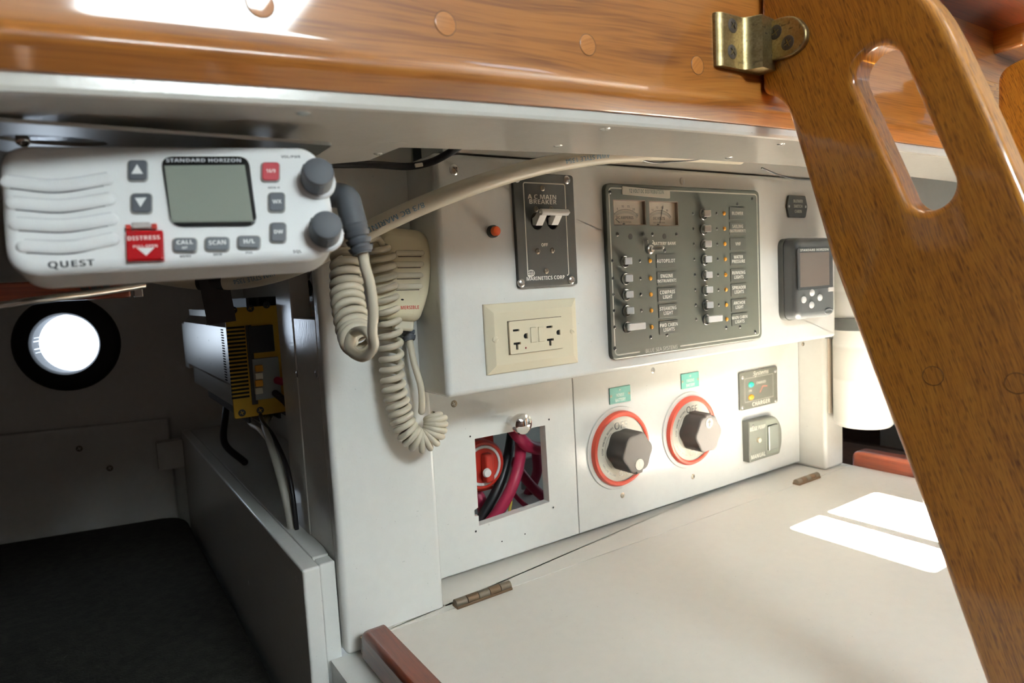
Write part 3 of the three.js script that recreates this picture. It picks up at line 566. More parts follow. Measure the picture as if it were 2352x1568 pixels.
// ---------------------------------------------------------------- DC distribution panel
{
  const x0 = 0.4935, x1 = 0.7625, y0 = -0.0925, y1 = 0.1025, w = x1 - x0, h = y1 - y0, d = 0.0055, z = ZB + d;
  const t = thing('distribution_panel', 'dark grey-green DC distribution panel with meters and rows of white toggles', 'panel', { at: V3(x0, y0, ZB) });
  const W = 2048, H = Math.round(W * h / w), q = (x, y, dz = 0) => onZ(x, y, z + dz).sub(t.position), P = (x, y) => { const p = q(x, y); return [p.x / w * W, (1 - p.y / h) * H]; };
  const rowsL = [[599, 'AUTOPILOT'], [639, 'ENGINE', 'INSTRUMENTS'], [676, 'COMPASS', 'LIGHT'], [713, 'STEAMING', 'LIGHT'], [751, 'FWD CABIN', 'LIGHTS']];
  const rowsR = [[490, 'BLOWER'], [525, 'SAILING', 'INSTRUMENTS'], [560, 'VHF'], [595, 'WATER', 'PRESSURE'], [631, 'RUNNING', 'LIGHTS'], [665, 'SPREADER', 'LIGHTS'], [700, 'ANCHOR', 'LIGHT'], [733, 'MAIN CABIN', 'LIGHTS']];
  const lx = (y) => 1529 + (y - 599) * 0.045, rx = (y) => 1693 + (y - 490) * 0.022;
  const tex = canvasTex(W, H, (g) => {
    g.fillStyle = '#363a33'; g.fillRect(0, 0, W, H);
    g.strokeStyle = '#c9c8bd'; g.lineWidth = 12; const m = 40, r = 40;
    g.beginPath(); g.moveTo(330, H - m); g.lineTo(m + r, H - m); g.quadraticCurveTo(m, H - m, m, H - m - r); g.lineTo(m, m + r); g.quadraticCurveTo(m, m, m + r, m); g.lineTo(W - m - r, m); g.quadraticCurveTo(W - m, m, W - m, m + r); g.lineTo(W - m, H - m - r); g.quadraticCurveTo(W - m, H - m, W - m - r, H - m); g.lineTo(840, H - m); g.stroke();
    text(g, '● BLUE SEA SYSTEMS', 585, H - m, 46, '#c9c8bd', { weight: 'normal', sx: 1.05 });
    text(g, 'BATTERY BANK', ...P(1527, 559), 40, '#d8d7cd'); text(g, '1', ...P(1488, 555), 44, '#d8d7cd'); text(g, '2', ...P(1500, 556), 44, '#d8d7cd');
    g.strokeStyle = '#d8d7cd'; g.lineWidth = 5; const [bx, by] = P(1479, 563); g.beginPath(); g.moveTo(bx, by - 40); g.lineTo(bx, by + 45); g.stroke();
  });
  const lab = (rows, cx, pad) => canvasTex(512, 256 * rows.length, (g) => {
    g.fillStyle = '#30332e'; g.fillRect(0, 0, 512, 256 * rows.length);
    rows.forEach((r, i) => { const n = r.length - 1; for (let k = 1; k <= n; k++) { const size = Math.min(96, 900 / Math.max(5, r[k].length)); text(g, r[k], 256, 256 * i + 128 + (k - (n + 1) / 2) * 92, size, '#e6e4da', { sx: 0.95 }); } });
  });
  const s = rect(0, w, 0, h, 0.009);
  const wins = [[[1409, 458], [1483, 461], [1484, 518], [1411, 514]], [[1491, 461], [1558, 464], [1558, 519], [1493, 516]]].map((c) => { const p = c.map(([x, y]) => q(x, y)); return { x0: (p[0].x + p[3].x) / 2, x1: (p[1].x + p[2].x) / 2, y0: (p[2].y + p[3].y) / 2, y1: (p[0].y + p[1].y) / 2 }; });
  for (const k of wins) { const o = new THREE.Path(); o.moveTo(k.x0, k.y0); o.lineTo(k.x0, k.y1); o.lineTo(k.x1, k.y1); o.lineTo(k.x1, k.y0); o.closePath(); s.holes.push(o); }
  part(t, 'plate', planarUV(plate(s, d, 0.0012), 0, 0, w, h), new THREE.MeshPhysicalMaterial({ map: tex, roughness: 0.52 }));
  const dials = [['0', '5', '10', '15', '20', '25', 'DC AMPERES', -1.0], ['8', '10', '12', '14', '16', '', 'DC VOLTS', 0.42]];
  wins.forEach((k, i) => {
    const g = new THREE.Group(); g.name = i ? 'voltmeter' : 'ammeter'; g.position.set(k.x0, k.y0, 0); t.add(g); g.userData.label = i ? 'white analog voltmeter window' : 'white analog ammeter window';
    const kw = k.x1 - k.x0, kh = k.y1 - k.y0;
    const face = canvasTex(512, Math.round(512 * kh / kw), (c, a, b) => {
      c.fillStyle = '#d9d4c6'; c.fillRect(0, 0, a, b); c.strokeStyle = '#5b584f'; c.lineWidth = 8; c.fillStyle = '#c1bcae';
      c.beginPath(); c.ellipse(a * 0.45, b * 0.78, a * 0.42, b * 0.42, 0, Math.PI * 1.12, Math.PI * 1.88); c.stroke();
      c.globalAlpha = 0.35; c.lineWidth = 34; c.beginPath(); c.ellipse(a * 0.45, b * 0.80, a * 0.40, b * 0.34, 0, Math.PI * 1.12, Math.PI * 1.88); c.stroke(); c.globalAlpha = 1;
      dials[i].slice(0, 6).forEach((n, j) => { const an = Math.PI * (1.14 + 0.145 * j); text(c, n, a * 0.45 + Math.cos(an) * a * 0.4, b * 0.78 + Math.sin(an) * b * 0.56, 38, '#4a4840'); });
      text(c, dials[i][6], a * 0.42, b * 0.69, 46, '#4a4840'); text(c, 'BLUE SEA SYSTEMS', a * 0.42, b * 0.87, 24, '#4a4840', { weight: 'normal' });
    });
    part(g, 'dial', planarUV(box(0, kw, 0, kh, 0.0002, 0.0008), 0, 0, kw, kh), new THREE.MeshStandardMaterial({ map: face, roughness: 0.5 }));
    part(g, 'surround', mergeGeometries([box(kw - 0.0004, kw + 0.0004, 0, kh, 0.0003, 0.0051), box(-0.0004, 0.0004, 0, kh, 0.0003, 0.0051), box(0, kw, kh - 0.0004, kh + 0.0004, 0.0003, 0.0051), box(0, kw, -0.0004, 0.0004, 0.0003, 0.0051)]), std(0.18, 0.13, 0.10, 0.4));
    const needle = box(-0.00025, 0.00025, 0, kh * 0.78, 0, 0.0004); if (i === 0) needle.scale(1, 0.34, 1);
    part(g, 'needle', needle, M.black, V3(i ? kw * 0.43 : kw * 0.24, kh * 0.1, 0.001)).rotation.z = i ? -0.3 : 0.95;
    part(g, 'zero_screw', DOT, M.black, V3(kw * 0.38, kh * 0.04, 0.0008)).scale.set(0.002, 0.0012, 0.001);
  });
  { const a = q(1428, 437), b = q(1538, 447); part(t, 'title_plate', planarUV(plate(roundPoly([[a.x, a.y + 0.0045], [b.x, b.y + 0.0045], [b.x, b.y - 0.0045], [a.x, a.y - 0.0045]], 0.0016), 0.0008, 0.0002), a.x, a.y - 0.005, b.x - a.x, 0.01).translate(0, 0, d), new THREE.MeshStandardMaterial({ roughness: 0.5, map: canvasTex(1024, 106, (g, A, B) => { g.fillStyle = '#bcb6a8'; g.fillRect(0, 0, A, B); text(g, '12 VOLT DC DISTRIBUTION', A * 0.5, B * 0.52, 62, '#4c5a52', { sx: 0.95 }); }) })); }
  const toggleGeo = mergeGeometries([new RoundedBoxGeometry(0.0082, 0.0078, 0.0032, 2, 0.0008).rotateY(-0.62).translate(0, 0, 0.0072), new RoundedBoxGeometry(0.003, 0.004, 0.007, 1, 0.0005).translate(0.0008, 0, 0.0034)]);
  const wideGeo = mergeGeometries([new RoundedBoxGeometry(0.0265, 0.0078, 0.0036, 2, 0.001).translate(0.0088, 0, 0.0068), new RoundedBoxGeometry(0.003, 0.004, 0.007, 1, 0.0005).translate(0.0008, 0, 0.0034)]);
  const seat = latheZ([[0.0055, 0], [0.0055, 0.0012], [0.0062, 0.0016], [0.0068, 0.001], [0.0068, 0]].reverse(), 24);
  const place = (rows, tx, lampx, labx, texture, holesx) => rows.forEach(([y], i) => {
    const n = rows.length, last = i === n - 1, tp = q(tx(y), y, 0.0075).sub(V3(0, 0, 0.0075));
    const lev = part(t, 'toggle', last ? wideGeo : toggleGeo, M.toggle, tp, last ? 'wide white toggle lever' : 'white toggle lever');
    part(lev, 'seat', seat, M.black, V3(0.0008, -0.0004, 0));
    const lp = q(lampx(y), y); part(t, 'indicator', DOT, M.amber, lp).scale.set(0.0026, 0.0026, 0.005);
    const c = q(labx(y), y), lw = 0.0315, lh = 0.0155, g = plate(rect(-lw / 2, lw / 2, -lh / 2, lh / 2, 0.0008), 0.0006, 0.0001), uv = g.attributes.uv, p = g.attributes.position;
    for (let k = 0; k < p.count; k++) uv.setXY(k, (p.getX(k) + lw / 2) / lw, 1 - (i + 0.5 - p.getY(k) / lh) / n);
    part(t, 'circuit_label', g, texture, c);
    for (const hx of holesx) screw(t, q(hx(y), y), 0.0019, PHILLIPS, M.black);
  });
  const LT = new THREE.MeshStandardMaterial({ map: lab(rowsL), roughness: 0.5 }), RT = new THREE.MeshStandardMaterial({ map: lab(rowsR), roughness: 0.5 });
  place(rowsL, (y) => 1444 + (y - 599) * 0.04, (y) => 1493 + (y - 599) * 0.025, lx, LT, [(y) => 1407 + (y - 599) * 0.035, (y) => 1470 + (y - 599) * 0.03]);
  place(rowsR, (y) => 1625 + (y - 490) * 0.03, (y) => 1663 + (y - 490) * 0.025, rx, RT, [(y) => 1592 + (y - 490) * 0.03, (y) => 1646 + (y - 490) * 0.025]);
  for (const [x, y] of [[1401, 441], [1728, 457], [1413, 800], [1735, 762], [1694, 469], [1418, 538], [1478, 538], [1499, 538], [1554, 538], [1527, 575], [1495, 774], [1532, 768], [1668, 752], [1700, 750]]) screw(t, q(x, y), 0.0023, PHILLIPS, M.black);
  for (const [x, y] of [[1448, 543], [1526, 543]]) part(t, 'socket_hole', DOT, M.hole, q(x, y)).scale.set(0.0034, 0.0034, 0.0006);
  const tg = q(1491, 573); const bank = part(t, 'bank_switch', latheZ([[0, 0.006], [0.003, 0.006], [0.0036, 0.004], [0.0052, 0.003], [0.0055, 0]], 24), M.steel, tg, 'small steel battery bank toggle');
  part(bank, 'bat', capped([V3(0, 0, 0.004), V3(0.003, 0.001, 0.010), V3(0.0055, 0.001, 0.016)], 0.0019, 12, 10), M.steel, V3());
}
// ---------------------------------------------------------------- battery switches
const knobMat = std(0.045, 0.042, 0.04, 0.75);
function batterySwitch(cx, cy, r, label, spin, arrow) {
  const c = L3(cx, cy), t = thing('battery_switch', label, 'switch', { at: c, group: 'round battery switches' });
  part(t, 'flange', latheZ([[r * 1.11, 0], [r * 1.1, 0.002], [r * 1.0, 0.003], [0, 0.003]].reverse(), 64), M.white);
  part(t, 'red_ring', latheZ([[r * 0.86, 0.0075], [r * 0.9, 0.009], [r * 0.96, 0.0085], [r, 0.005], [r, 0.002]].reverse(), 64), std(0.56, 0.075, 0.045, 0.4), null, 'red rim');
  const dial = canvasTex(512, 512, (g) => {
    g.fillStyle = '#dcd8c8'; g.fillRect(0, 0, 512, 512);
    text(g, 'OFF', 256, 72, 74, '#2f2c26', { weight: 'normal', sx: 1.1 }); text(g, 'ON', 268, 445, 70, '#5d5950', { weight: 'normal', sx: 1.15 });
    g.strokeStyle = '#8d897c'; g.lineWidth = 4; g.beginPath(); g.arc(256, 256, 172, Math.PI * 0.72, Math.PI * 1.3); g.stroke();
    const arc = (s, a0, rad, size) => [...s].forEach((ch, i) => { const a = a0 + i * size * 0.62 / rad; text(g, ch, 256 + Math.cos(a) * rad, 256 + Math.sin(a) * rad, size, '#6a665b', { rot: a + Math.PI / 2 }); });
    arc('STOP ENGINE BEFORE', Math.PI * 0.98, 196, 22); arc('MARINE BATTERY', Math.PI * 0.62, 214, 20);
  });
  part(t, 'dial', planarUV(latheZ([[r * 0.87, 0.0058], [r * 0.86, 0.0062], [0, 0.0062]].reverse(), 48), -r * 0.87, -r * 0.87, r * 1.74, r * 1.74), new THREE.MeshStandardMaterial({ map: dial, roughness: 0.45 }));
  const s = new THREE.Shape(); for (let k = 0; k <= 72; k++) { const a = k / 72 * Math.PI * 2, q = r * (0.52 + 0.028 * Math.cos(6 * a)) + (Math.abs(Math.atan2(Math.sin(a - Math.PI / 2), Math.cos(a - Math.PI / 2))) < 0.18 ? r * 0.07 : 0); k ? s.lineTo(Math.cos(a) * q, Math.sin(a) * q) : s.moveTo(Math.cos(a) * q, Math.sin(a) * q); }
  const knob = part(t, 'knob', plate(s, 0.031, 0.0035, { seg: 3, crease: 0.5 }), knobMat, V3(0, 0, 0.0062)); knob.rotation.z = spin;
  const st = canvasTex(128, 128, (g) => { g.fillStyle = '#e4e0d0'; g.fillRect(0, 0, 128, 128); if (arrow) { g.fillStyle = '#1d1d1a'; g.beginPath(); g.moveTo(64, 18); g.lineTo(98, 60); g.lineTo(76, 60); g.lineTo(76, 108); g.lineTo(52, 108); g.lineTo(52, 60); g.lineTo(30, 60); g.closePath(); g.fill(); } else { g.strokeStyle = '#b8b3a2'; g.lineWidth = 3; g.beginPath(); g.arc(64, 64, 48, 0, 7); g.stroke(); g.fillStyle = '#c9c5b6'; g.fillRect(58, 30, 12, 66); } });
  const sr = r * 0.145; part(knob, 'pointer_disc', planarUV(latheZ([[sr, 0], [sr, 0.0006], [0, 0.0006]].reverse(), 28), -sr, -sr, 2 * sr, 2 * sr), new THREE.MeshStandardMaterial({ map: st, roughness: 0.4 }), V3(0, r * 0.31, 0.031));
}
batterySwitch(1421, 1028, 0.0515, 'round red-rimmed house battery switch with black knob turned to ON', Math.PI + 0.1, false);
batterySwitch(1583, 987, 0.0512, 'round red-rimmed engine battery switch with black knob turned to OFF', 0.0, true);
function greenTag(cx, cy, lines, label) {
  const c = L3(cx, cy), w = 0.038, h = 0.022, t = thing('name_tag', label, 'label plate', { at: c });
  const tex = canvasTex(512, 296, (g) => { g.fillStyle = '#215b54'; g.fillRect(0, 0, 512, 296); lines.forEach((s, i) => text(g, s, 256, 62 + i * 88, i ? 84 : 62, '#e3e6dc', { sx: 0.72 })); });
  part(t, 'plate', planarUV(plate(rect(-w / 2, w / 2, -h / 2, h / 2, 0.0006), 0.0014, 0.0003), -w / 2, -h / 2, w, h), new THREE.MeshStandardMaterial({ map: tex, roughness: 0.7 }));
  for (const s of [-1, 1]) screw(t, V3(s * 0.0165, 0, 0.0014), 0.0017, FLATX, M.bronze);
}
greenTag(1423, 906, ['#1', 'HOUSE', 'BATTERY'], 'green engraved house battery tag above a battery switch');
greenTag(1584, 873, ['#2', 'ENGINE', 'BATTERY'], 'green engraved engine battery tag above a battery switch');
// ---------------------------------------------------------------- two small controls at the right
{
  const c = [[1698, 853], [1785, 842], [1786, 926], [1700, 941]].map(([x, y]) => L3(x, y, 0.003)), x0 = c[0].x, x1 = c[1].x, y0 = (c[2].y + c[3].y) / 2, y1 = (c[0].y + c[1].y) / 2, w = x1 - x0, h = y1 - y0;
  const t = thing('charge_indicator', 'small black indicator plate with green and orange lamps', 'indicator', { at: V3(x0, y0, ZL) });
  const tex = canvasTex(768, Math.round(768 * h / w), (g, W, H) => {
    g.fillStyle = '#33342f'; g.fillRect(0, 0, W, H); g.strokeStyle = '#8b8a80'; g.lineWidth = 7; g.strokeRect(W * 0.13, H * 0.19, W * 0.75, H * 0.62);
    text(g, 'Systems', W * 0.55, H * 0.1, 72, '#cfcdc0', { weight: 'italic', sx: 1.2 }); text(g, 'CHARGER', W * 0.55, H * 0.9, 74, '#cfcdc0', { sx: 1.1 });
    text(g, 'CHARGED', W * 0.56, H * 0.36, 42, '#a9a79a'); text(g, 'ON', W * 0.27, H * 0.53, 40, '#a9a79a');
    g.strokeStyle = '#a5685a'; g.lineWidth = 12; g.beginPath(); g.moveTo(W * 0.52, H * 0.63); g.lineTo(W * 0.60, H * 0.47); g.lineTo(W * 0.72, H * 0.49); g.stroke();
  });
  part(t, 'plate', planarUV(plate(rect(0, w, 0, h, 0.0035), 0.003, 0.0008), 0, 0, w, h), new THREE.MeshPhysicalMaterial({ map: tex, roughness: 0.25 }));
  const gl = std(0.02, 0.42, 0.27, 0.25);
  part(t, 'green_lamp', DOT, gl, L3(1725, 883, 0.003).sub(t.position)).scale.set(0.0068, 0.0045, 0.008);
  part(t, 'orange_lamp', DOT, M.amber, L3(1725, 912, 0.003).sub(t.position)).scale.set(0.0068, 0.0045, 0.008);
  for (const [x, y] of [[1706, 867], [1781, 852], [1706, 936], [1782, 920]]) screw(t, L3(x, y, 0.003).sub(t.position), 0.0029, PHILLIPS, M.steel);
}
{
  const c = [[1712, 965], [1777, 953], [1788, 1040], [1712, 1060]].map(([x, y]) => L3(x, y, 0.006)), x0 = c[0].x, x1 = L3(1788, 1000, 0.006).x, y0 = (c[2].y + c[3].y) / 2, y1 = (c[0].y + c[1].y) / 2, w = x1 - x0, h = y1 - y0;
  const t = thing('pump_control', 'black pump control with a rounded right side and a round button', 'switch', { at: V3(x0, y0, ZL) });
  const s = roundPoly([[0, 0, 0.001], [w * 0.92, 0, 0.004], [w, h * 0.25, 0.02], [w, h * 0.7, 0.02], [w * 0.8, h, 0.012], [0, h, 0.001]], 0.002);
  const tex = canvasTex(600, Math.round(600 * h / w), (g, W, H) => { g.fillStyle = '#3f423d'; g.fillRect(0, 0, W, H); g.fillStyle = '#585c55'; g.fillRect(W * 0.5, H * 0.08, W * 0.38, H * 0.84); g.fillStyle = '#2c2f2b'; g.fillRect(W * 0.46, H * 0.22, W * 0.03, H * 0.72); text(g, 'BILGE PUMP', W * 0.25, H * 0.2, 60, '#c6c5b9', { sx: 0.8 }); text(g, 'MANUAL', W * 0.25, H * 0.88, 66, '#d0cfc3', { sx: 0.95 }); });
  part(t, 'body', planarUV(plate(s, 0.013, 0.003, { seg: 3 }), 0, 0, w, h), new THREE.MeshPhysicalMaterial({ map: tex, roughness: 0.4 }));
  part(t, 'push_button', latheZ([[0, 0.0035], [0.0035, 0.0033], [0.0042, 0.002], [0.0042, 0]], 20), M.ivory, V3(w * 0.26, h * 0.5, 0.013));
  screw(t, V3(w * 0.12, h * 0.88, 0.013), 0.0028, PHILLIPS, M.black);
  part(t, 'rocker', new RoundedBoxGeometry(w * 0.3, h * 0.62, 0.006, 3, 0.002), std(0.09, 0.1, 0.09, 0.35), V3(w * 0.68, h * 0.48, 0.0135));
}
// ---------------------------------------------------------------- chart display and small hexagonal plate
{
  const c = [[1838, 552], [1921, 546], [1925, 718], [1842, 733]].map(([x, y]) => onZ(x, y, ZB + 0.03)), x0 = 0.809, x1 = c[1].x + 0.001, y0 = c[2].y - 0.004, y1 = c[1].y + 0.001, w = x1 - x0, h = y1 - y0;
  const t = thing('chart_display', 'black chart plotter display with a dark screen and four round keys', 'display', { at: V3(x0, y0, ZB) });
  part(t, 'housing', plate(rect(0, w, 0, h, 0.014), 0.028, 0.009, { seg: 5, crease: 1.2 }), std(0.03, 0.034, 0.036, 0.45));
  part(t, 'gasket', new THREE.ExtrudeGeometry(rect(-0.001, w + 0.001, -0.001, h + 0.001, 0.014), { depth: 0.008, bevelEnabled: false }), M.black);
  const Q = (x, y) => onZ(x, y, ZB + 0.028).sub(t.position), a = Q(1831, 570), b = Q(1912, 660), fx0 = a.x, fx1 = b.x, fy0 = b.y, fy1 = a.y;
  const tex = canvasTex(512, 600, (g, W, H) => { g.fillStyle = '#26282a'; g.fillRect(0, 0, W, H); text(g, 'STANDARD HORIZON', W * 0.48, H * 0.05, 44, '#cbcac2', { sx: 0.95 }); g.fillStyle = '#4a4440'; g.fillRect(W * 0.06, H * 0.11, W * 0.84, H * 0.82); });
  part(t, 'screen', planarUV(plate(rect(fx0, fx1, fy0, fy1, 0.003), 0.0012, 0.0003), fx0, fy0, fx1 - fx0, fy1 - fy0).translate(0, 0, 0.0275), new THREE.MeshPhysicalMaterial({ map: tex, roughness: 0.18 }));
  for (const [x, y] of [[1846, 688], [1865, 672], [1883, 683], [1864, 700]]) { const p = Q(x, y); part(t, 'key', new THREE.SphereGeometry(1, 16, 8).scale(0.0058, 0.0048, 0.0022), M.toggle, V3(p.x, p.y, 0.028)); }
  { const p = Q(1908, 664); part(t, 'menu_key', new RoundedBoxGeometry(0.013, 0.006, 0.003, 2, 0.001), M.toggle, V3(p.x, p.y, 0.028)); }
  { const p = Q(1903, 715); part(t, 'oval_badge', new THREE.TorusGeometry(0.009, 0.0008, 6, 30).scale(1, 0.45, 0.5), M.rubber, V3(p.x, p.y, 0.0282)); }
}
{
  const c = onZ(1832, 474, ZB + 0.003), w = 0.048, h = 0.03, t = thing('maker_plate', 'small black hexagonal nameplate above the chart display', 'nameplate', { at: V3(c.x, c.y, ZB) });
  const s = roundPoly([[-w / 2, 0], [-w * 0.4, -h / 2], [w * 0.4, -h / 2], [w / 2, 0], [w * 0.4, h / 2], [-w * 0.4, h / 2]], 0.002);
  const tex = canvasTex(384, 240, (g, W, H) => { g.fillStyle = '#2b2c29'; g.fillRect(0, 0, W, H); ['BLOWER', 'SWITCH', 'CABIN'].forEach((x, i) => text(g, x, W * 0.53, 62 + i * 56, 46, '#c4c2b6', { sx: 0.95 })); });
  part(t, 'plate', planarUV(plate(s, 0.003, 0.0006), -w / 2, -h / 2, w, h), new THREE.MeshStandardMaterial({ map: tex, roughness: 0.45 }));
  for (const k of [-1, 1]) screw(t, V3(k * 0.0195, 0, 0.003), 0.0018, FLATX, M.steel);
}
// ---------------------------------------------------------------- fire extinguisher beyond the post
{
  const p = onZ(1983, 975, -0.563), r = 0.0436, t = thing('fire_extinguisher', 'white cylinder extinguisher with a black strap beside the end post', 'fire extinguisher', { at: V3(p.x, p.y, -0.563) });
  const H = 0.42, strapY = onZ(1983, 740, -0.563).y - p.y;
  const tex = canvasTex(1024, 1024, (g, W, HH) => {
    g.fillStyle = '#f0efe9'; g.fillRect(0, 0, W, HH);
    const Y = (v) => HH * (1 - v / H);
    g.globalAlpha = 0.28; for (const [v, c] of [[strapY + 0.062, '#d98f8a'], [strapY + 0.045, '#c9c5bd'], [strapY + 0.03, '#bdb9b0'], [strapY - 0.034, '#c9c5bd'], [strapY - 0.056, '#e3a9a0']]) { g.fillStyle = c; g.fillRect(0, Y(v) - 12, W, 22); }
  });
  part(t, 'cylinder', lathe([[0, 0], [r * 0.9, 0.0005], [r * 0.98, 0.004], [r, 0.01], [r, H - 0.06], [r * 0.9, H - 0.03], [r * 0.4, H], [0, H]], 48), new THREE.MeshPhysicalMaterial({ map: tex, roughness: 0.3 }));
  part(t, 'strap', lathe([[r + 0.0003, strapY - 0.01], [r + 0.002, strapY - 0.0095], [r + 0.002, strapY + 0.0095], [r + 0.0003, strapY + 0.01]], 48), M.black);
  part(t, 'wall_bracket', new RoundedBoxGeometry(0.02, 0.05, 0.018, 2, 0.002), M.black, V3(-0.02, strapY, -0.0385));
}
{
  const t = thing('side_bench', 'dark brown wooden bench front with grey top beyond the counter', 'bench');
  part(t, 'front', box(1.5, 1.52, SY, -0.42, -0.9, 0.3), walnut);
  part(t, 'top', box(1.3, XR - 0.002, -0.2, -0.17, -1.1, 0.3, 0.004), std(0.13, 0.13, 0.125, 0.6));
  part(t, 'back', box(1.1, XR - 0.002, -1.0, -0.2, -0.93, -0.9), walnut);
}

// ---------------------------------------------------------------- marine radio
{
  const W = 0.165, H = 0.069, t = thing('marine_radio', 'white marine radio with grey knobs hanging under the deck beam', 'radio', { at: V3(0.0517, 0.0487, -0.3841) });
  t.scale.setScalar(0.94);
  t.rotation.set(-0.27, -0.19, 0.0232, 'YXZ'); t.updateMatrixWorld(true);
  const inv = t.matrixWorld.clone().invert(), nrm = V3(0, 0, 1).transformDirection(t.matrixWorld);
  const F = (x, y, dz = 0) => { const d = ray(x, y), o = t.position.clone().addScaledVector(nrm, dz); return d.multiplyScalar(o.dot(nrm) / d.dot(nrm)).applyMatrix4(inv); };
  const K = 2048 / W, sheet = (parts) => canvasTex(2048, Math.round(H * K), (g, w, h) => {
    g.fillStyle = '#eceeed'; g.fillRect(0, 0, w, h);
    const P = (x, y) => { const p = F(x, y); return [(p.x + W / 2) * K, (H / 2 - p.y) * K]; };
    const poly = (c, pts) => { g.fillStyle = c; g.beginPath(); pts.forEach((p, i) => (i ? g.lineTo(...P(...p)) : g.moveTo(...P(...p)))); g.closePath(); g.fill(); };
    const T = (s, x, y, size, c, o) => text(g, s, ...P(x, y), size, c, o), ink = '#26282e';
    T('QUEST', 163, 605, 56, ink, { sx: 1.5, rot: -0.01 }); T('VOL/PWR', 668, 360, 28, ink, { sx: 1.1 }); T('SQL', 683, 577, 28, ink, { sx: 1.2 });
    T('MEM-H', 629, 431, 22, '#3a3c42', { sx: 1.1 }); T('MENU', 426, 588, 24, ink); T('MEM', 500, 584, 24, ink); T('POS', 572, 580, 24, ink);
    if (!parts) return;
    const btn = (x0, y0, x1, y1, c) => poly(c, [[x0 - 3, y0 - 3], [x1 + 3, y0 - 3], [x1 + 3, y1 + 3], [x0 - 3, y1 + 3]]);
    btn(295, 371, 339, 416, '#565b62'); btn(302, 447, 349, 490, '#565b62'); btn(601, 376, 641, 417, '#c23642'); btn(617, 445, 653, 487, '#565b62'); btn(621, 514, 656, 557, '#565b62');
    btn(398, 549, 452, 580, '#6a7076'); btn(472, 547, 526, 577, '#6a7076'); btn(546, 544, 597, 572, '#6a7076');
    const tri = (a, b, c) => poly('#e9ebea', [a, b, c]); tri([316, 381], [303, 403], [330, 403]); tri([324, 479], [311, 458], [338, 457]);
    T('16/9', 622, 396, 40, '#f3e6e4', { sx: 0.8 }); T('WX', 636, 466, 40, '#e9ebea'); T('DW', 639, 535, 40, '#e9ebea');
    T('CALL', 425, 559, 40, '#eef0ef', { sx: 1.1 }); T('SET', 425, 572, 22, '#eef0ef'); T('SCAN', 500, 560, 42, '#eef0ef', { sx: 1.05 }); T('H/L', 572, 557, 42, '#eef0ef', { sx: 1.1 });
    poly('#17191b', [[360, 354], [578, 354], [602, 528], [384, 530]]); T('STANDARD HORIZON', 470, 371, 38, '#c9ccd0', { sx: 1.28, rot: 0.0 });
    poly('#8f968c', [[378, 383], [562, 381], [582, 511], [394, 513]]);
    poly('#b3141c', [[284, 524], [384, 524], [386, 606], [286, 606]]); T('DISTRESS', 332, 551, 40, '#f4e2e0', { sx: 1.12 }); T('PULL-OPEN', 336, 570, 26, '#f4e2e0', { sx: 1.05 }); tri([316, 574], [357, 573], [338, 592]);
  });
  const tex = sheet(true), caseTex = sheet(false);
  const face = (rough, o = {}) => new THREE.MeshPhysicalMaterial({ map: tex, roughness: rough, ...o });
  const printed = (g) => planarUV(g, -W / 2, -H / 2, W, H);
  const white = new THREE.MeshPhysicalMaterial({ map: caseTex, roughness: 0.32 });
  const top = H / 2 + 0.0032, outline = [[-W / 2, -H / 2, 0.017], [W / 2 - 0.012, -H / 2, 0.01], [W / 2, -H / 2 + 0.013, 0.012], [W / 2 - 0.001, top - 0.012, 0.01], [W / 2 - 0.01, top, 0.01], [-W / 2, top, 0.015]];
  part(t, 'front_case', printed(plate(roundPoly(outline, 0.015), 0.026, 0.006, { seg: 6, crease: 1.2, curve: 12 }).translate(0, 0, -0.026)), white);
  part(t, 'rear_case', new RoundedBoxGeometry(W - 0.02, H - 0.032, 0.07, 3, 0.004), M.black, V3(0, 0.008, -0.06));
  // speaker louvres
  const rows = [[[18, 418], [130, 428], [246, 412]], [[30, 467], [140, 474], [250, 458]], [[38, 515], [150, 519], [256, 504]], [[55, 566], [160, 568], [258, 550]]];
  for (const r of rows) {
    const pts = r.map(([x, y]) => F(x, y)), g = capped(pts, 0.0036, 30, 12); g.scale(1, 1, 0.5); printed(g);
    const lou = part(t, 'speaker_louvre', g, white, V3(0, 0, 0.0));
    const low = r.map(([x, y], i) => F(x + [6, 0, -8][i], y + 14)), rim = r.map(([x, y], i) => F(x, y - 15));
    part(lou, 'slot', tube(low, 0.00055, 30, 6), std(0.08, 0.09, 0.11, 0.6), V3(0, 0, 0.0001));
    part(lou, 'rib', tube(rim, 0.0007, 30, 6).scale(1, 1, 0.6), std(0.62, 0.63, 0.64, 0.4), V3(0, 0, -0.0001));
  }
  const cell = (pts, r) => roundPoly(pts.map(([x, y]) => { const p = F(x, y); return [p.x, p.y]; }).reverse(), r);
  part(t, 'screen_bezel', printed(plate(cell([[369, 361], [571, 361], [592, 520], [393, 522]], 0.0065), 0.0016, 0.0006)), face(0.12), V3(0, 0, 0), 'glossy black screen surround');
  part(t, 'screen', printed(plate(cell([[380, 385], [561, 383], [580, 509], [396, 511]], 0.003), 0.0006, 0.0001)), face(0.15), V3(0, 0, 0.0014), 'blank grey liquid crystal screen');
  const grey = std(0.36, 0.36, 0.34, 0.45);
  const btn = (name, x0, y0, x1, y1) => {
    const b = part(t, name, plate(cell([[x0 - 2.5, y0 - 2.5], [x1 + 2.5, y0 - 2.5], [x1 + 2.5, y1 + 2.5], [x0 - 2.5, y1 + 2.5]], 0.0028), 0.0012, 0.0005), grey, V3(0, 0, 0));
    part(b, 'cap', printed(plate(cell([[x0 + 1, y0], [x1, y0], [x1, y1], [x0 + 1, y1]], 0.0022), 0.0016, 0.0005)), face(0.4), V3(0, 0, 0.0006));
  };
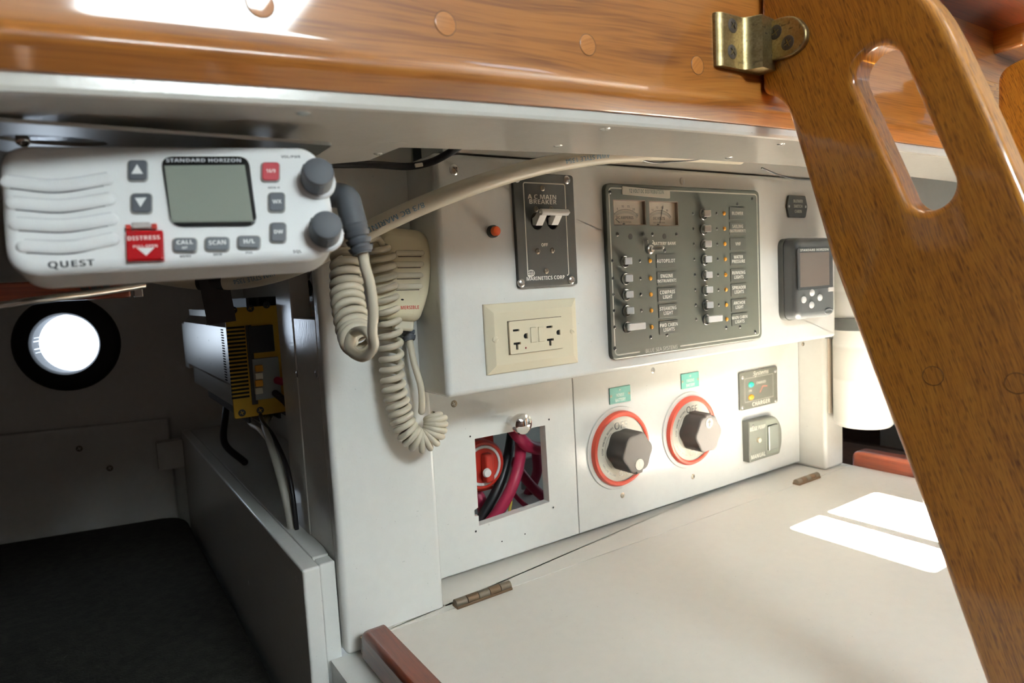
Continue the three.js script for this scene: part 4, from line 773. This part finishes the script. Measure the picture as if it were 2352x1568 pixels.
  [[295, 371, 339, 416], [302, 447, 349, 490], [601, 376, 641, 417], [617, 445, 653, 487], [621, 514, 656, 557], [398, 549, 452, 580], [472, 547, 526, 577], [546, 544, 597, 572]].forEach((b) => btn('button', ...b));
  const flap = part(t, 'distress_flap', printed(plate(cell([[290, 533], [376, 532], [379, 600], [292, 603]], 0.0012), 0.0032, 0.001)), face(0.15), V3(0, 0, 0.0002), 'red distress button cover');
  { const p = F(326, 522); part(flap, 'hinge', new RoundedBoxGeometry(0.009, 0.0034, 0.003, 2, 0.0008), std(0.5, 0.45, 0.42, 0.25), V3(p.x, p.y, 0.002)); for (const s of [-1, 1]) part(flap, 'hinge_lug', new RoundedBoxGeometry(0.0028, 0.003, 0.0028, 2, 0.0006), M.red, V3(p.x + s * 0.0062, p.y - 0.0006, 0.0016)); }
  for (const [x, y] of [[727, 418], [745, 537]]) {
    const p = F(x, y);
    const c = part(t, 'knob_collar', latheZ([[0.0112, -0.001], [0.0112, 0.0012], [0.0102, 0.0022], [0, 0.0022]].reverse(), 40), std(0.78, 0.79, 0.79, 0.35), V3(p.x, p.y, -0.0004));
    const k = part(t, 'knob', latheZ([[0.0092, 0], [0.0088, 0.012], [0.0082, 0.0135], [0.006, 0.0143], [0, 0.0147]].reverse(), 40), M.rubber, V3(p.x, p.y, 0.0018), 'grey rubber knob');
    for (let j = 0; j < 3; j++) { const a = 0.6 + j * 2.1; part(k, 'grip_ridge', new RoundedBoxGeometry(0.0035, 0.0012, 0.011, 2, 0.0005).rotateZ(Math.PI / 2), M.rubber, V3(Math.cos(a) * 0.0089, Math.sin(a) * 0.0089, 0.006)).rotation.z = a; }
  }
}
{                                                          // bracket of the radio
  const t = thing('radio_bracket', 'perforated steel bracket holding the radio under the beam', 'bracket');
  const s = rect(-0.036, 0.136, 0.385, 0.455, 0.004); for (const [x, z] of [[0.0, 0.42], [0.09, 0.425]]) { const h = new THREE.Path(); h.absellipse(x, z, 0.024, 0.012, 0, Math.PI * 2, true); s.holes.push(h); }
  part(t, 'top_plate', plate(s, 0.002, 0.0003).rotateX(-Math.PI / 2).translate(0, 0.0858, 0), M.alloy);
  for (const X of [-0.035, 0.135]) part(t, 'arm', box(X - 0.001, X + 0.001, 0.04, 0.0865, -0.48, -0.43, 0.0005), M.alloy);
  part(t, 'lower_strap', tube([onZ(-60, 712, -0.52), onZ(80, 690, -0.52), onZ(220, 672, -0.54), onZ(330, 655, -0.56)], 0.0028, 20, 6), M.alloy);
  part(t, 'support_leg', box(onZ(316, 650, -0.56).x - 0.003, onZ(316, 650, -0.56).x + 0.003, onZ(316, 682, -0.56).y, 0.085, -0.565, -0.56, 0.0008), M.alloy);
  { const p = onZ(52, 322, -0.43); part(t, 'bolt', new THREE.SphereGeometry(0.0035, 14, 8), M.chrome, p); }
}
{
  const t = thing('backing_board', 'dark brown plywood board behind and below the radio', 'board');
  const a = onZ(0, 640, -0.6), b = onZ(320, 690, -0.6);
  part(t, 'board', box(-0.3, onZ(300, 650, -0.6).x, onZ(160, 690, -0.6).y, 0.02, -0.62, -0.605, 0.002), mahogany);
  for (const [x, y] of [[203, 655], [232, 655]]) screw(t, onZ(x, y, -0.6045), 0.006, FLATX, M.black);
}
{                                                          // white connector and small wires above the radio
  const p = onZ(540, 334, -0.50), t = thing('wire_connector', 'white plastic plug connector above the radio', 'connector');
  part(t, 'shell', new RoundedBoxGeometry(0.03, 0.012, 0.02, 2, 0.0012), M.toggle, p); part(t, 'latch', new RoundedBoxGeometry(0.012, 0.009, 0.016, 2, 0.001), M.toggle, p.clone().add(V3(0.02, -0.001, 0)));
  part(t, 'wire', capped([p.clone().add(V3(-0.015, 0, 0)), p.clone().add(V3(-0.04, 0.002, 0)), p.clone().add(V3(-0.08, -0.004, 0.01))], 0.0013, 16, 8), std(0.03, 0.18, 0.06, 0.5));
  part(t, 'wire', capped([p.clone().add(V3(0.026, -0.002, 0)), p.clone().add(V3(0.05, -0.004, 0)), p.clone().add(V3(0.06, -0.02, 0))], 0.0013, 16, 8), M.redcable);
  const b = onZ(636, 318, -0.47), t2 = thing('hanging_bolt', 'slender bolt hanging from the white board above the radio', 'bolt');
  part(t2, 'shank', new THREE.CylinderGeometry(0.0022, 0.0022, 0.022, 14), M.toggle, b.clone().add(V3(0, -0.004, 0))); part(t2, 'washer', new THREE.CylinderGeometry(0.0058, 0.0058, 0.0016, 20), M.steel, b.clone().add(V3(0, 0.003, 0)));
}
// ---------------------------------------------------------------- hand microphone, plug and coiled cord
function coilPoints(path, turns, R0, R1, phase = 0, dense = 0) {
  const c = new THREE.CatmullRomCurve3(path, false, 'centripetal'), n = turns * 18, fr = c.computeFrenetFrames(n, false), out = [];
  for (let i = 0; i <= n; i++) { const k = i / n, a = phase + (k + dense * k * (1 - k) * (1 - k)) * turns * Math.PI * 2, r = (R0 + (R1 - R0) * k) * Math.min(1, 0.25 + 0.75 * Math.min(i, n - i) / 9); out.push(c.getPointAt(k).addScaledVector(fr.normals[i], Math.cos(a) * r).addScaledVector(fr.binormals[i], Math.sin(a) * r)); }
  return out;
}
{
  const t = thing('hand_microphone', 'ivory hand microphone on a coiled cord plugged into the radio', 'microphone');
  // body: rounded wedge facing the viewer
  const c = onZ(918, 632, -0.588), g = new THREE.Group(); g.name = 'body'; g.position.copy(c); g.rotation.set(-0.04, -0.34, -0.13, 'YXZ'); t.add(g);
  const mic = std(0.72, 0.655, 0.50, 0.36);
  const tex = canvasTex(512, 768, (x, W, H) => { x.fillStyle = '#dfd4b4'; x.fillRect(0, 0, W, H); text(x, 'SUBMERSIBLE', W * 0.62, H * 0.85, 40, '#c23a2e', { sx: 0.82, rot: -0.1 }); });
  const w = 0.056, h = 0.088, s = roundPoly([[-w * 0.36, -h / 2, 0.008], [w * 0.36, -h / 2, 0.008], [w * 0.5, -h * 0.2, 0.015], [w * 0.52, h * 0.28, 0.02], [w * 0.36, h / 2, 0.016], [-w * 0.36, h / 2, 0.016], [-w * 0.52, h * 0.28, 0.02], [-w * 0.5, -h * 0.2, 0.015]], 0.01);
  part(g, 'shell', planarUV(plate(s, 0.026, 0.008, { seg: 6, crease: 1.3, curve: 12 }).translate(0, 0, -0.014), -w * 0.52, -h / 2, w * 1.04, h), new THREE.MeshPhysicalMaterial({ map: tex, roughness: 0.36 }));
  for (let k = 0; k < 4; k++) { const y = 0.021 - k * 0.0105; part(g, 'grille_bar', capped([V3(-0.004, y - 0.001, 0), V3(0.019, y + 0.001, 0)], 0.0024, 10, 8).scale(1, 1, 0.3).translate(0, 0, 0.0122), mic); part(g, 'grille_slot', capped([V3(-0.003, y - 0.0045, 0), V3(0.018, y - 0.0025, 0)], 0.0004, 8, 6).translate(0, 0, 0.0122), std(0.1, 0.08, 0.05, 0.6)); }
  part(g, 'sound_hole', DOT, M.hole, V3(0.003, -0.0235, 0.0119)).scale.set(0.0017, 0.0009, 0.0005);
  part(g, 'neck', new RoundedBoxGeometry(0.02, 0.012, 0.016, 3, 0.003), mic, V3(0.006, -h / 2 - 0.003, -0.002));
  const relief = (name, p, q, r) => { const dir = q.clone().sub(p), L = dir.length(), geos = [new THREE.CylinderGeometry(r * 0.78, r * 0.78, L, 16).translate(0, L / 2, 0)]; for (let k = 0; k < 4; k++) geos.push(new THREE.CylinderGeometry(r * (0.82 - 0.02 * k) * 1.15, r * (0.9 - 0.02 * k) * 1.2, L * 0.15, 16).translate(0, L * (0.12 + 0.25 * k), 0)); const m = part(t, name, mergeGeometries(geos), M.rubber, p); m.quaternion.setFromUnitVectors(V3(0, 1, 0), dir.normalize()); };
  const m0 = at(932, 736, 0.655), m1 = at(941, 782, 0.652);
  relief('strain_relief', m0, m1, 0.0068);
  part(t, 'lead', capped([m1, at(950, 830, 0.652), at(966, 885, 0.652), at(969, 925, 0.653), at(968, 945, 0.655)], 0.0034, 40, 10), M.cordwhite);
  const p2 = [at(998, 950, 0.652), at(1001, 976, 0.65), at(990, 1002, 0.648), at(964, 1012, 0.645), at(936, 990, 0.64), at(917, 940, 0.638), at(902, 870, 0.635), at(898, 800, 0.63), at(893, 720, 0.625), at(884, 640, 0.62), at(878, 565, 0.615)];
  part(t, 'coiled_cord', new THREE.TubeGeometry(new THREE.CatmullRomCurve3(coilPoints(p2, 30, 0.0094, 0.0094, 1, 0.95), false), 30 * 26, 0.0031, 10), M.cordwhite, null, 'long ivory coil hanging below the microphone');
  part(t, 'cord_bridge', capped([at(878, 562, 0.615), at(868, 548, 0.61), at(846, 552, 0.60), at(815, 562, 0.59), at(800, 574, 0.58)], 0.0031, 24, 8), M.cordwhite);
  const p1 = [at(798, 572, 0.575), at(796, 620, 0.57), at(797, 670, 0.565), at(804, 720, 0.555), at(815, 765, 0.545), at(826, 790, 0.53)];
  part(t, 'coiled_cord', new THREE.TubeGeometry(new THREE.CatmullRomCurve3(coilPoints(p1, 12, 0.0112, 0.0118, 0.4), false), 12 * 26, 0.0034, 10), M.cordwhite, null, 'bunched ivory coil below the radio plug');
  const L = (x, y, d) => at(x, y, d);
  part(t, 'cord_loop', capped([L(812, 770, 0.53), L(806, 800, 0.50), L(832, 816, 0.485), L(858, 798, 0.475), L(842, 762, 0.48), L(808, 768, 0.495), L(802, 800, 0.485), L(835, 820, 0.47), L(858, 796, 0.46), L(855, 762, 0.452), L(857, 715, 0.446), L(849, 650, 0.44), L(838, 610, 0.436), L(832, 575, 0.434)], 0.0036, 160, 10), M.cordwhite);
  // right-angle plug at the radio
  const q = [at(744, 448, 0.446), at(772, 448, 0.438), at(796, 455, 0.434), at(806, 486, 0.432), at(816, 520, 0.432)];
  part(t, 'plug', capped(q, 0.0083, 40, 18), M.rubber, null, 'grey right-angle cord plug');
  relief('strain_relief', at(812, 512, 0.432), at(832, 582, 0.434), 0.0084);
  part(t, 'hanger', new RoundedBoxGeometry(0.022, 0.04, 0.012, 3, 0.003), M.black, c.clone().add(V3(-0.006, 0.018, -0.016)));
}
// ---------------------------------------------------------------- cables under the beam
{
  const pts = [onZ(1700, 362, -0.545), onZ(1600, 356, -0.535), onZ(1480, 353, -0.53), onZ(1340, 364, -0.528), onZ(1200, 392, -0.53), onZ(1060, 436, -0.535), onZ(950, 480, -0.545), onZ(860, 522, -0.56), onZ(780, 562, -0.585), onZ(700, 603, -0.60), onZ(620, 631, -0.64), onZ(540, 645, -0.68), onZ(470, 646, -0.70), onZ(390, 637, -0.72), onZ(320, 620, -0.73), onZ(240, 585, -0.73)];
  const curve = new THREE.CatmullRomCurve3(pts, false, 'centripetal'), len = curve.getLength();
  const t = thing('shore_power_cable', 'thick white cable with blue lettering sweeping under the beam', 'cable');
  const N = 160, fr = curve.computeFrenetFrames(N, false);
  const facing = (u) => { const i = Math.round(u * N), d = curve.getPointAt(u).negate().normalize(), v = Math.atan2(d.dot(fr.binormals[i]), -d.dot(fr.normals[i])) / (2 * Math.PI); return v < 0 ? v + 1 : v; };
  const tex = canvasTex(2048, 256, (g, W, H) => {
    g.fillStyle = '#d9d1be'; g.fillRect(0, 0, W, H);
    const sx = (W / len) / (H / 0.0528);
    const put = (s, u) => { const y = (1 - facing(u)) * H; for (const o of [0, -H, H]) text(g, s, u * W, y + o, 30, '#5a86a8', { sx: sx * 1.25, weight: 'normal' }); };
    put('8/3 BC MARINE', 0.10); put('E24340  8U', 0.225); put('AWM STYLE 1354', 0.345); put('8/3 BC MARINE', 0.61); put('E24340  8U', 0.725); put('AWM STYLE 1354', 0.80);
  });
  const g = new THREE.TubeGeometry(curve, 160, 0.0084, 24); part(t, 'sheath', g, new THREE.MeshPhysicalMaterial({ map: tex, roughness: 0.4 }));
  const tp = onZ(487, 647, -0.696), tapeMat = M.tape;
  const k = 0.80; let best = 0, bd = 9; for (let i = 0; i <= 400; i++) { const d = curve.getPointAt(i / 400).distanceTo(tp); if (d < bd) { bd = d; best = i / 400; } }
  const seg = []; for (let i = 0; i <= 4; i++) seg.push(curve.getPointAt(Math.min(1, best - 0.016 + 0.032 * i / 4)));
  const tt = thing('tape_flag', 'strip of black tape wrapped round the white cable with hanging end', 'tape');
  part(tt, 'wrap', tube(seg, 0.009, 12, 20), tapeMat);
  const a = onZ(500, 690, -0.688), fl = part(tt, 'flag', new RoundedBoxGeometry(0.026, 0.044, 0.0012, 1, 0.0004), tapeMat, a); fl.rotation.set(0.05, -0.2, 0.1);
}
{
  const t = thing('antenna_cable', 'black cable sagging from the radio to the beam', 'cable');
  part(t, 'sheath', capped([onZ(600, 372, -0.58), onZ(750, 377, -0.58), onZ(860, 378, -0.575), onZ(940, 382, -0.565), onZ(990, 372, -0.55), onZ(1030, 352, -0.53), onZ(1065, 330, -0.515), onZ(1100, 306, -0.49)], 0.0034, 60, 12), M.blackcable);
  const p = onZ(962, 379, -0.5415); part(t, 'tie', new RoundedBoxGeometry(0.008, 0.0035, 0.002, 2, 0.0008), M.cable, p).rotation.z = 0.2;
  const w1 = thing('thin_wire', 'thin dark wire lying along the top of the white box', 'wire', { group: 'thin wires along the box top' });
  part(w1, 'sheath', capped([onZ(1400, 362, -0.53), onZ(1460, 365, -0.528), onZ(1500, 373, -0.528), onZ(1545, 371, -0.53), onZ(1600, 366, -0.53), onZ(1625, 362, -0.53)], 0.0011, 40, 8), M.blackcable);
  const w2 = thing('thin_wire', 'thin dark wire drooping behind the ladder above the box', 'wire', { group: 'thin wires along the box top' });
  part(w2, 'sheath', capped([onZ(1750, 386, -0.53), onZ(1790, 402, -0.53), onZ(1830, 411, -0.53), onZ(1880, 412, -0.53), onZ(1960, 410, -0.53)], 0.0012, 40, 8), M.blackcable);
}
// ---------------------------------------------------------------- companionway ladder
const LX = 0.4805, LT = 0.0215;
const ZYX = (X) => new THREE.Matrix4().makeBasis(V3(0, 0, 1), V3(0, 1, 0), V3(-1, 0, 0)).setPosition(X, 0, 0);
function grainUV(g, ang) { const p = g.attributes.position, uv = new Float32Array(p.count * 2), c = Math.cos(ang), s = Math.sin(ang); for (let i = 0; i < p.count; i++) { uv[2 * i] = p.getX(i) * c + p.getY(i) * s + p.getZ(i) * 0.3; uv[2 * i + 1] = -p.getX(i) * s + p.getY(i) * c + p.getZ(i) * 0.7; } g.setAttribute('uv', new THREE.BufferAttribute(uv, 2)); return g; }
{
  const t = thing('companionway_ladder', 'varnished wooden companionway ladder side with an oval handhold slot', 'ladder');
  const side = (X, slot, name) => {
    const s = new THREE.Shape();
    s.moveTo(-0.3408, 0.2334); s.lineTo(-0.3412, 0.1477); s.quadraticCurveTo(-0.3412, 0.1417, -0.3355, 0.1393);
    s.quadraticCurveTo(-0.3214, 0.1335, -0.3167, 0.1169); s.lineTo(-0.3103, 0.0955); s.lineTo(-0.2847, 0.0063); s.lineTo(-0.2539, -0.0780); s.lineTo(-0.2205, -0.1669); s.lineTo(-0.1801, -0.2823); s.lineTo(0.135, SY); s.lineTo(0.265, SY);
    s.lineTo(-0.0348, -0.3232); s.lineTo(-0.1620, 0.0351); s.lineTo(-0.1787, 0.0823); s.lineTo(-0.1956, 0.1263); s.quadraticCurveTo(-0.2074, 0.1574, -0.2161, 0.1694); s.quadraticCurveTo(-0.2475, 0.2226, -0.2986, 0.2329); s.closePath();
    if (slot) {
      const a = [-0.2488, 0.1330], b = [-0.2155, 0.0483], r = 0.0165, an = Math.atan2(a[1] - b[1], a[0] - b[0]), h = new THREE.Path();
      h.absarc(a[0], a[1], r, an - Math.PI / 2, an + Math.PI / 2, false); h.absarc(b[0], b[1], r * 0.94, an + Math.PI / 2, an + Math.PI * 1.5, false); h.closePath(); s.holes.push(h);
    }
    const g = plate(s, LT, 0.0055, { seg: 5, crease: 0.9, curve: 20 });
    grainUV(g, Math.atan2(1, -0.36)); g.applyMatrix4(ZYX(X + LT));
    // both faces rounded: mirror the bevelled half is not needed, the hidden face stays square
    return part(t, name, g, sapele);
  };
  side(LX, true, 'stringer');
  { const s = roundPoly([[0.144, SY, 0.005], [-0.262, -0.02, 0.05], [-0.302, 0.09, 0.03], [-0.302, 0.193, 0.014], [-0.25, 0.206, 0.02], [-0.17, 0.12, 0.04], [-0.145, -0.02, 0.05], [0.27, SY, 0.005]], 0.01), g = plate(s, 0.02, 0.005, { seg: 4, crease: 0.9 }); grainUV(g, Math.atan2(1, -0.36)); g.applyMatrix4(ZYX(0.8425)); part(t, 'stringer', g, sapele); }
  for (const y of [-0.52, -0.8, -1.05]) part(t, 'tread', box(LX + LT, 0.8205, y - 0.012, y + 0.012, -0.16 - 0.34 * (y + 0.26), -0.16 - 0.34 * (y + 0.26) + 0.12, 0.004), sapele);
  const ring = std(0.07, 0.03, 0.01, 0.5);
  for (const [x, y] of [[2143, 863], [2336, 880]]) {
    const p = onX(x, y, LX); const k = part(t, 'wooden_plug', grainUV(latheZ([[0, 0.0003], [0.0062, 0.0003], [0.0065, 0], [0.0065, -0.001]], 28), 1.9), sapele, p); k.rotation.y = -Math.PI / 2;
    part(k, 'glue_line', new THREE.TorusGeometry(0.0065, 0.0002, 6, 36), ring, V3(0, 0, 0.00005));
  }
}
{                                                          // brass bracket between beam and ladder
  const t = thing('brass_bracket', 'tarnished brass corner bracket screwing the ladder to the beam', 'bracket');
  const y0 = onZ(1690, 158, WOODZ + 0.004).y, y1 = onZ(1690, 36, WOODZ + 0.004).y, xa = onZ(1637, 90, WOODZ).x, xb = onZ(1700, 90, WOODZ + 0.004).x, xc = LX - 0.0005;
  const s = new THREE.Shape(); const Z = -WOODZ;            // plan view: x, -z
  s.moveTo(xa, -0); s.lineTo(xa + 0.0005, 0.0022); s.quadraticCurveTo(xa + 0.003, 0.0052, xa + 0.007, 0.0052); s.lineTo(xb, 0.0052); s.quadraticCurveTo(xb + 0.005, 0.006, xb + 0.008, 0.0125); s.lineTo(xb + 0.0105, 0.0165); s.lineTo(xc, 0.0145); s.lineTo(xc, 0); s.closePath();
  const h = y1 - y0, g = plate(s, h, 0.0016, { seg: 3, crease: 0.5 });
  g.rotateX(-Math.PI / 2); { const p = g.attributes.position; for (let i = 0; i < p.count; i++) p.setZ(i, WOODZ - p.getZ(i) ); const ix = g.index; } 
  // flip winding after mirroring
  const gg = g.index ? g.toNonIndexed() : g; { const p = gg.attributes.position.array; for (let i = 0; i < p.length; i += 9) for (let k = 0; k < 3; k++) { const q = p[i + k]; p[i + k] = p[i + 6 + k]; p[i + 6 + k] = q; } }
  gg.deleteAttribute('normal'); const g2 = toCreasedNormals(gg, 0.5); g2.translate(0, y0, 0);
  part(t, 'beam_plate', boxUV(g2), brass);
  const lp = [[1748, 152], [1764, 58], [1800, 40], [1836, 38], [1860, 66], [1858, 100], [1830, 128]].map(([x, y]) => onX(x, y, LX));
  const ls = roundPoly(lp.map((p) => [p.z, p.y]).reverse(), 0.006);
  const lob = plate(ls, 0.005, 0.0016, { seg: 3, crease: 0.6 }); boxUV(lob); lob.applyMatrix4(ZYX(LX));
  part(t, 'ladder_lobe', lob, brass);
  const oldScrew = std(0.1, 0.085, 0.07, 0.5, { metalness: 0.6 });
  for (const [x, y] of [[1683, 59], [1682, 119]]) { const p = onZ(x, y, WOODZ + 0.0052); screw(t, p, 0.0055, FLATX, oldScrew, 'z', 0.4); }
  for (const [x, y] of [[1781, 74], [1809, 98]]) { const p = onX(x, y, LX - 0.005); p.x = LX - 0.005; screw(t, p, 0.0055, FLATX, oldScrew, 'left'); }
}
// ---------------------------------------------------------------- companionway timbers beyond the ladder
{
  const t = thing('ladder_cleat', 'varnished wooden cleat fixing the far ladder side to the beam', 'cleat');
  const a = onZ(2235, 172, -0.318), b = onZ(2300, 252, -0.318);
  part(t, 'block', box(a.x - 0.05, b.x, b.y, a.y, -0.3418, -0.318, 0.003), sapele);
  const u = thing('companionway_sill', 'reddish varnished sill board sloping above the deck beam', 'sill');
  part(u, 'board', box(0.505, 1.15, 0.26, 0.30, -0.37, -0.28, 0.006), mahogany);
  const v = thing('companionway_jamb', 'golden varnished jamb post at the companionway opening', 'jamb');
  const q = onZ(2310, 20, -0.33); part(v, 'post', box(q.x, q.x + 0.12, 0.235, 0.6, -0.36, -0.31, 0.006), teak);
}
renderer.render(scene, camera);
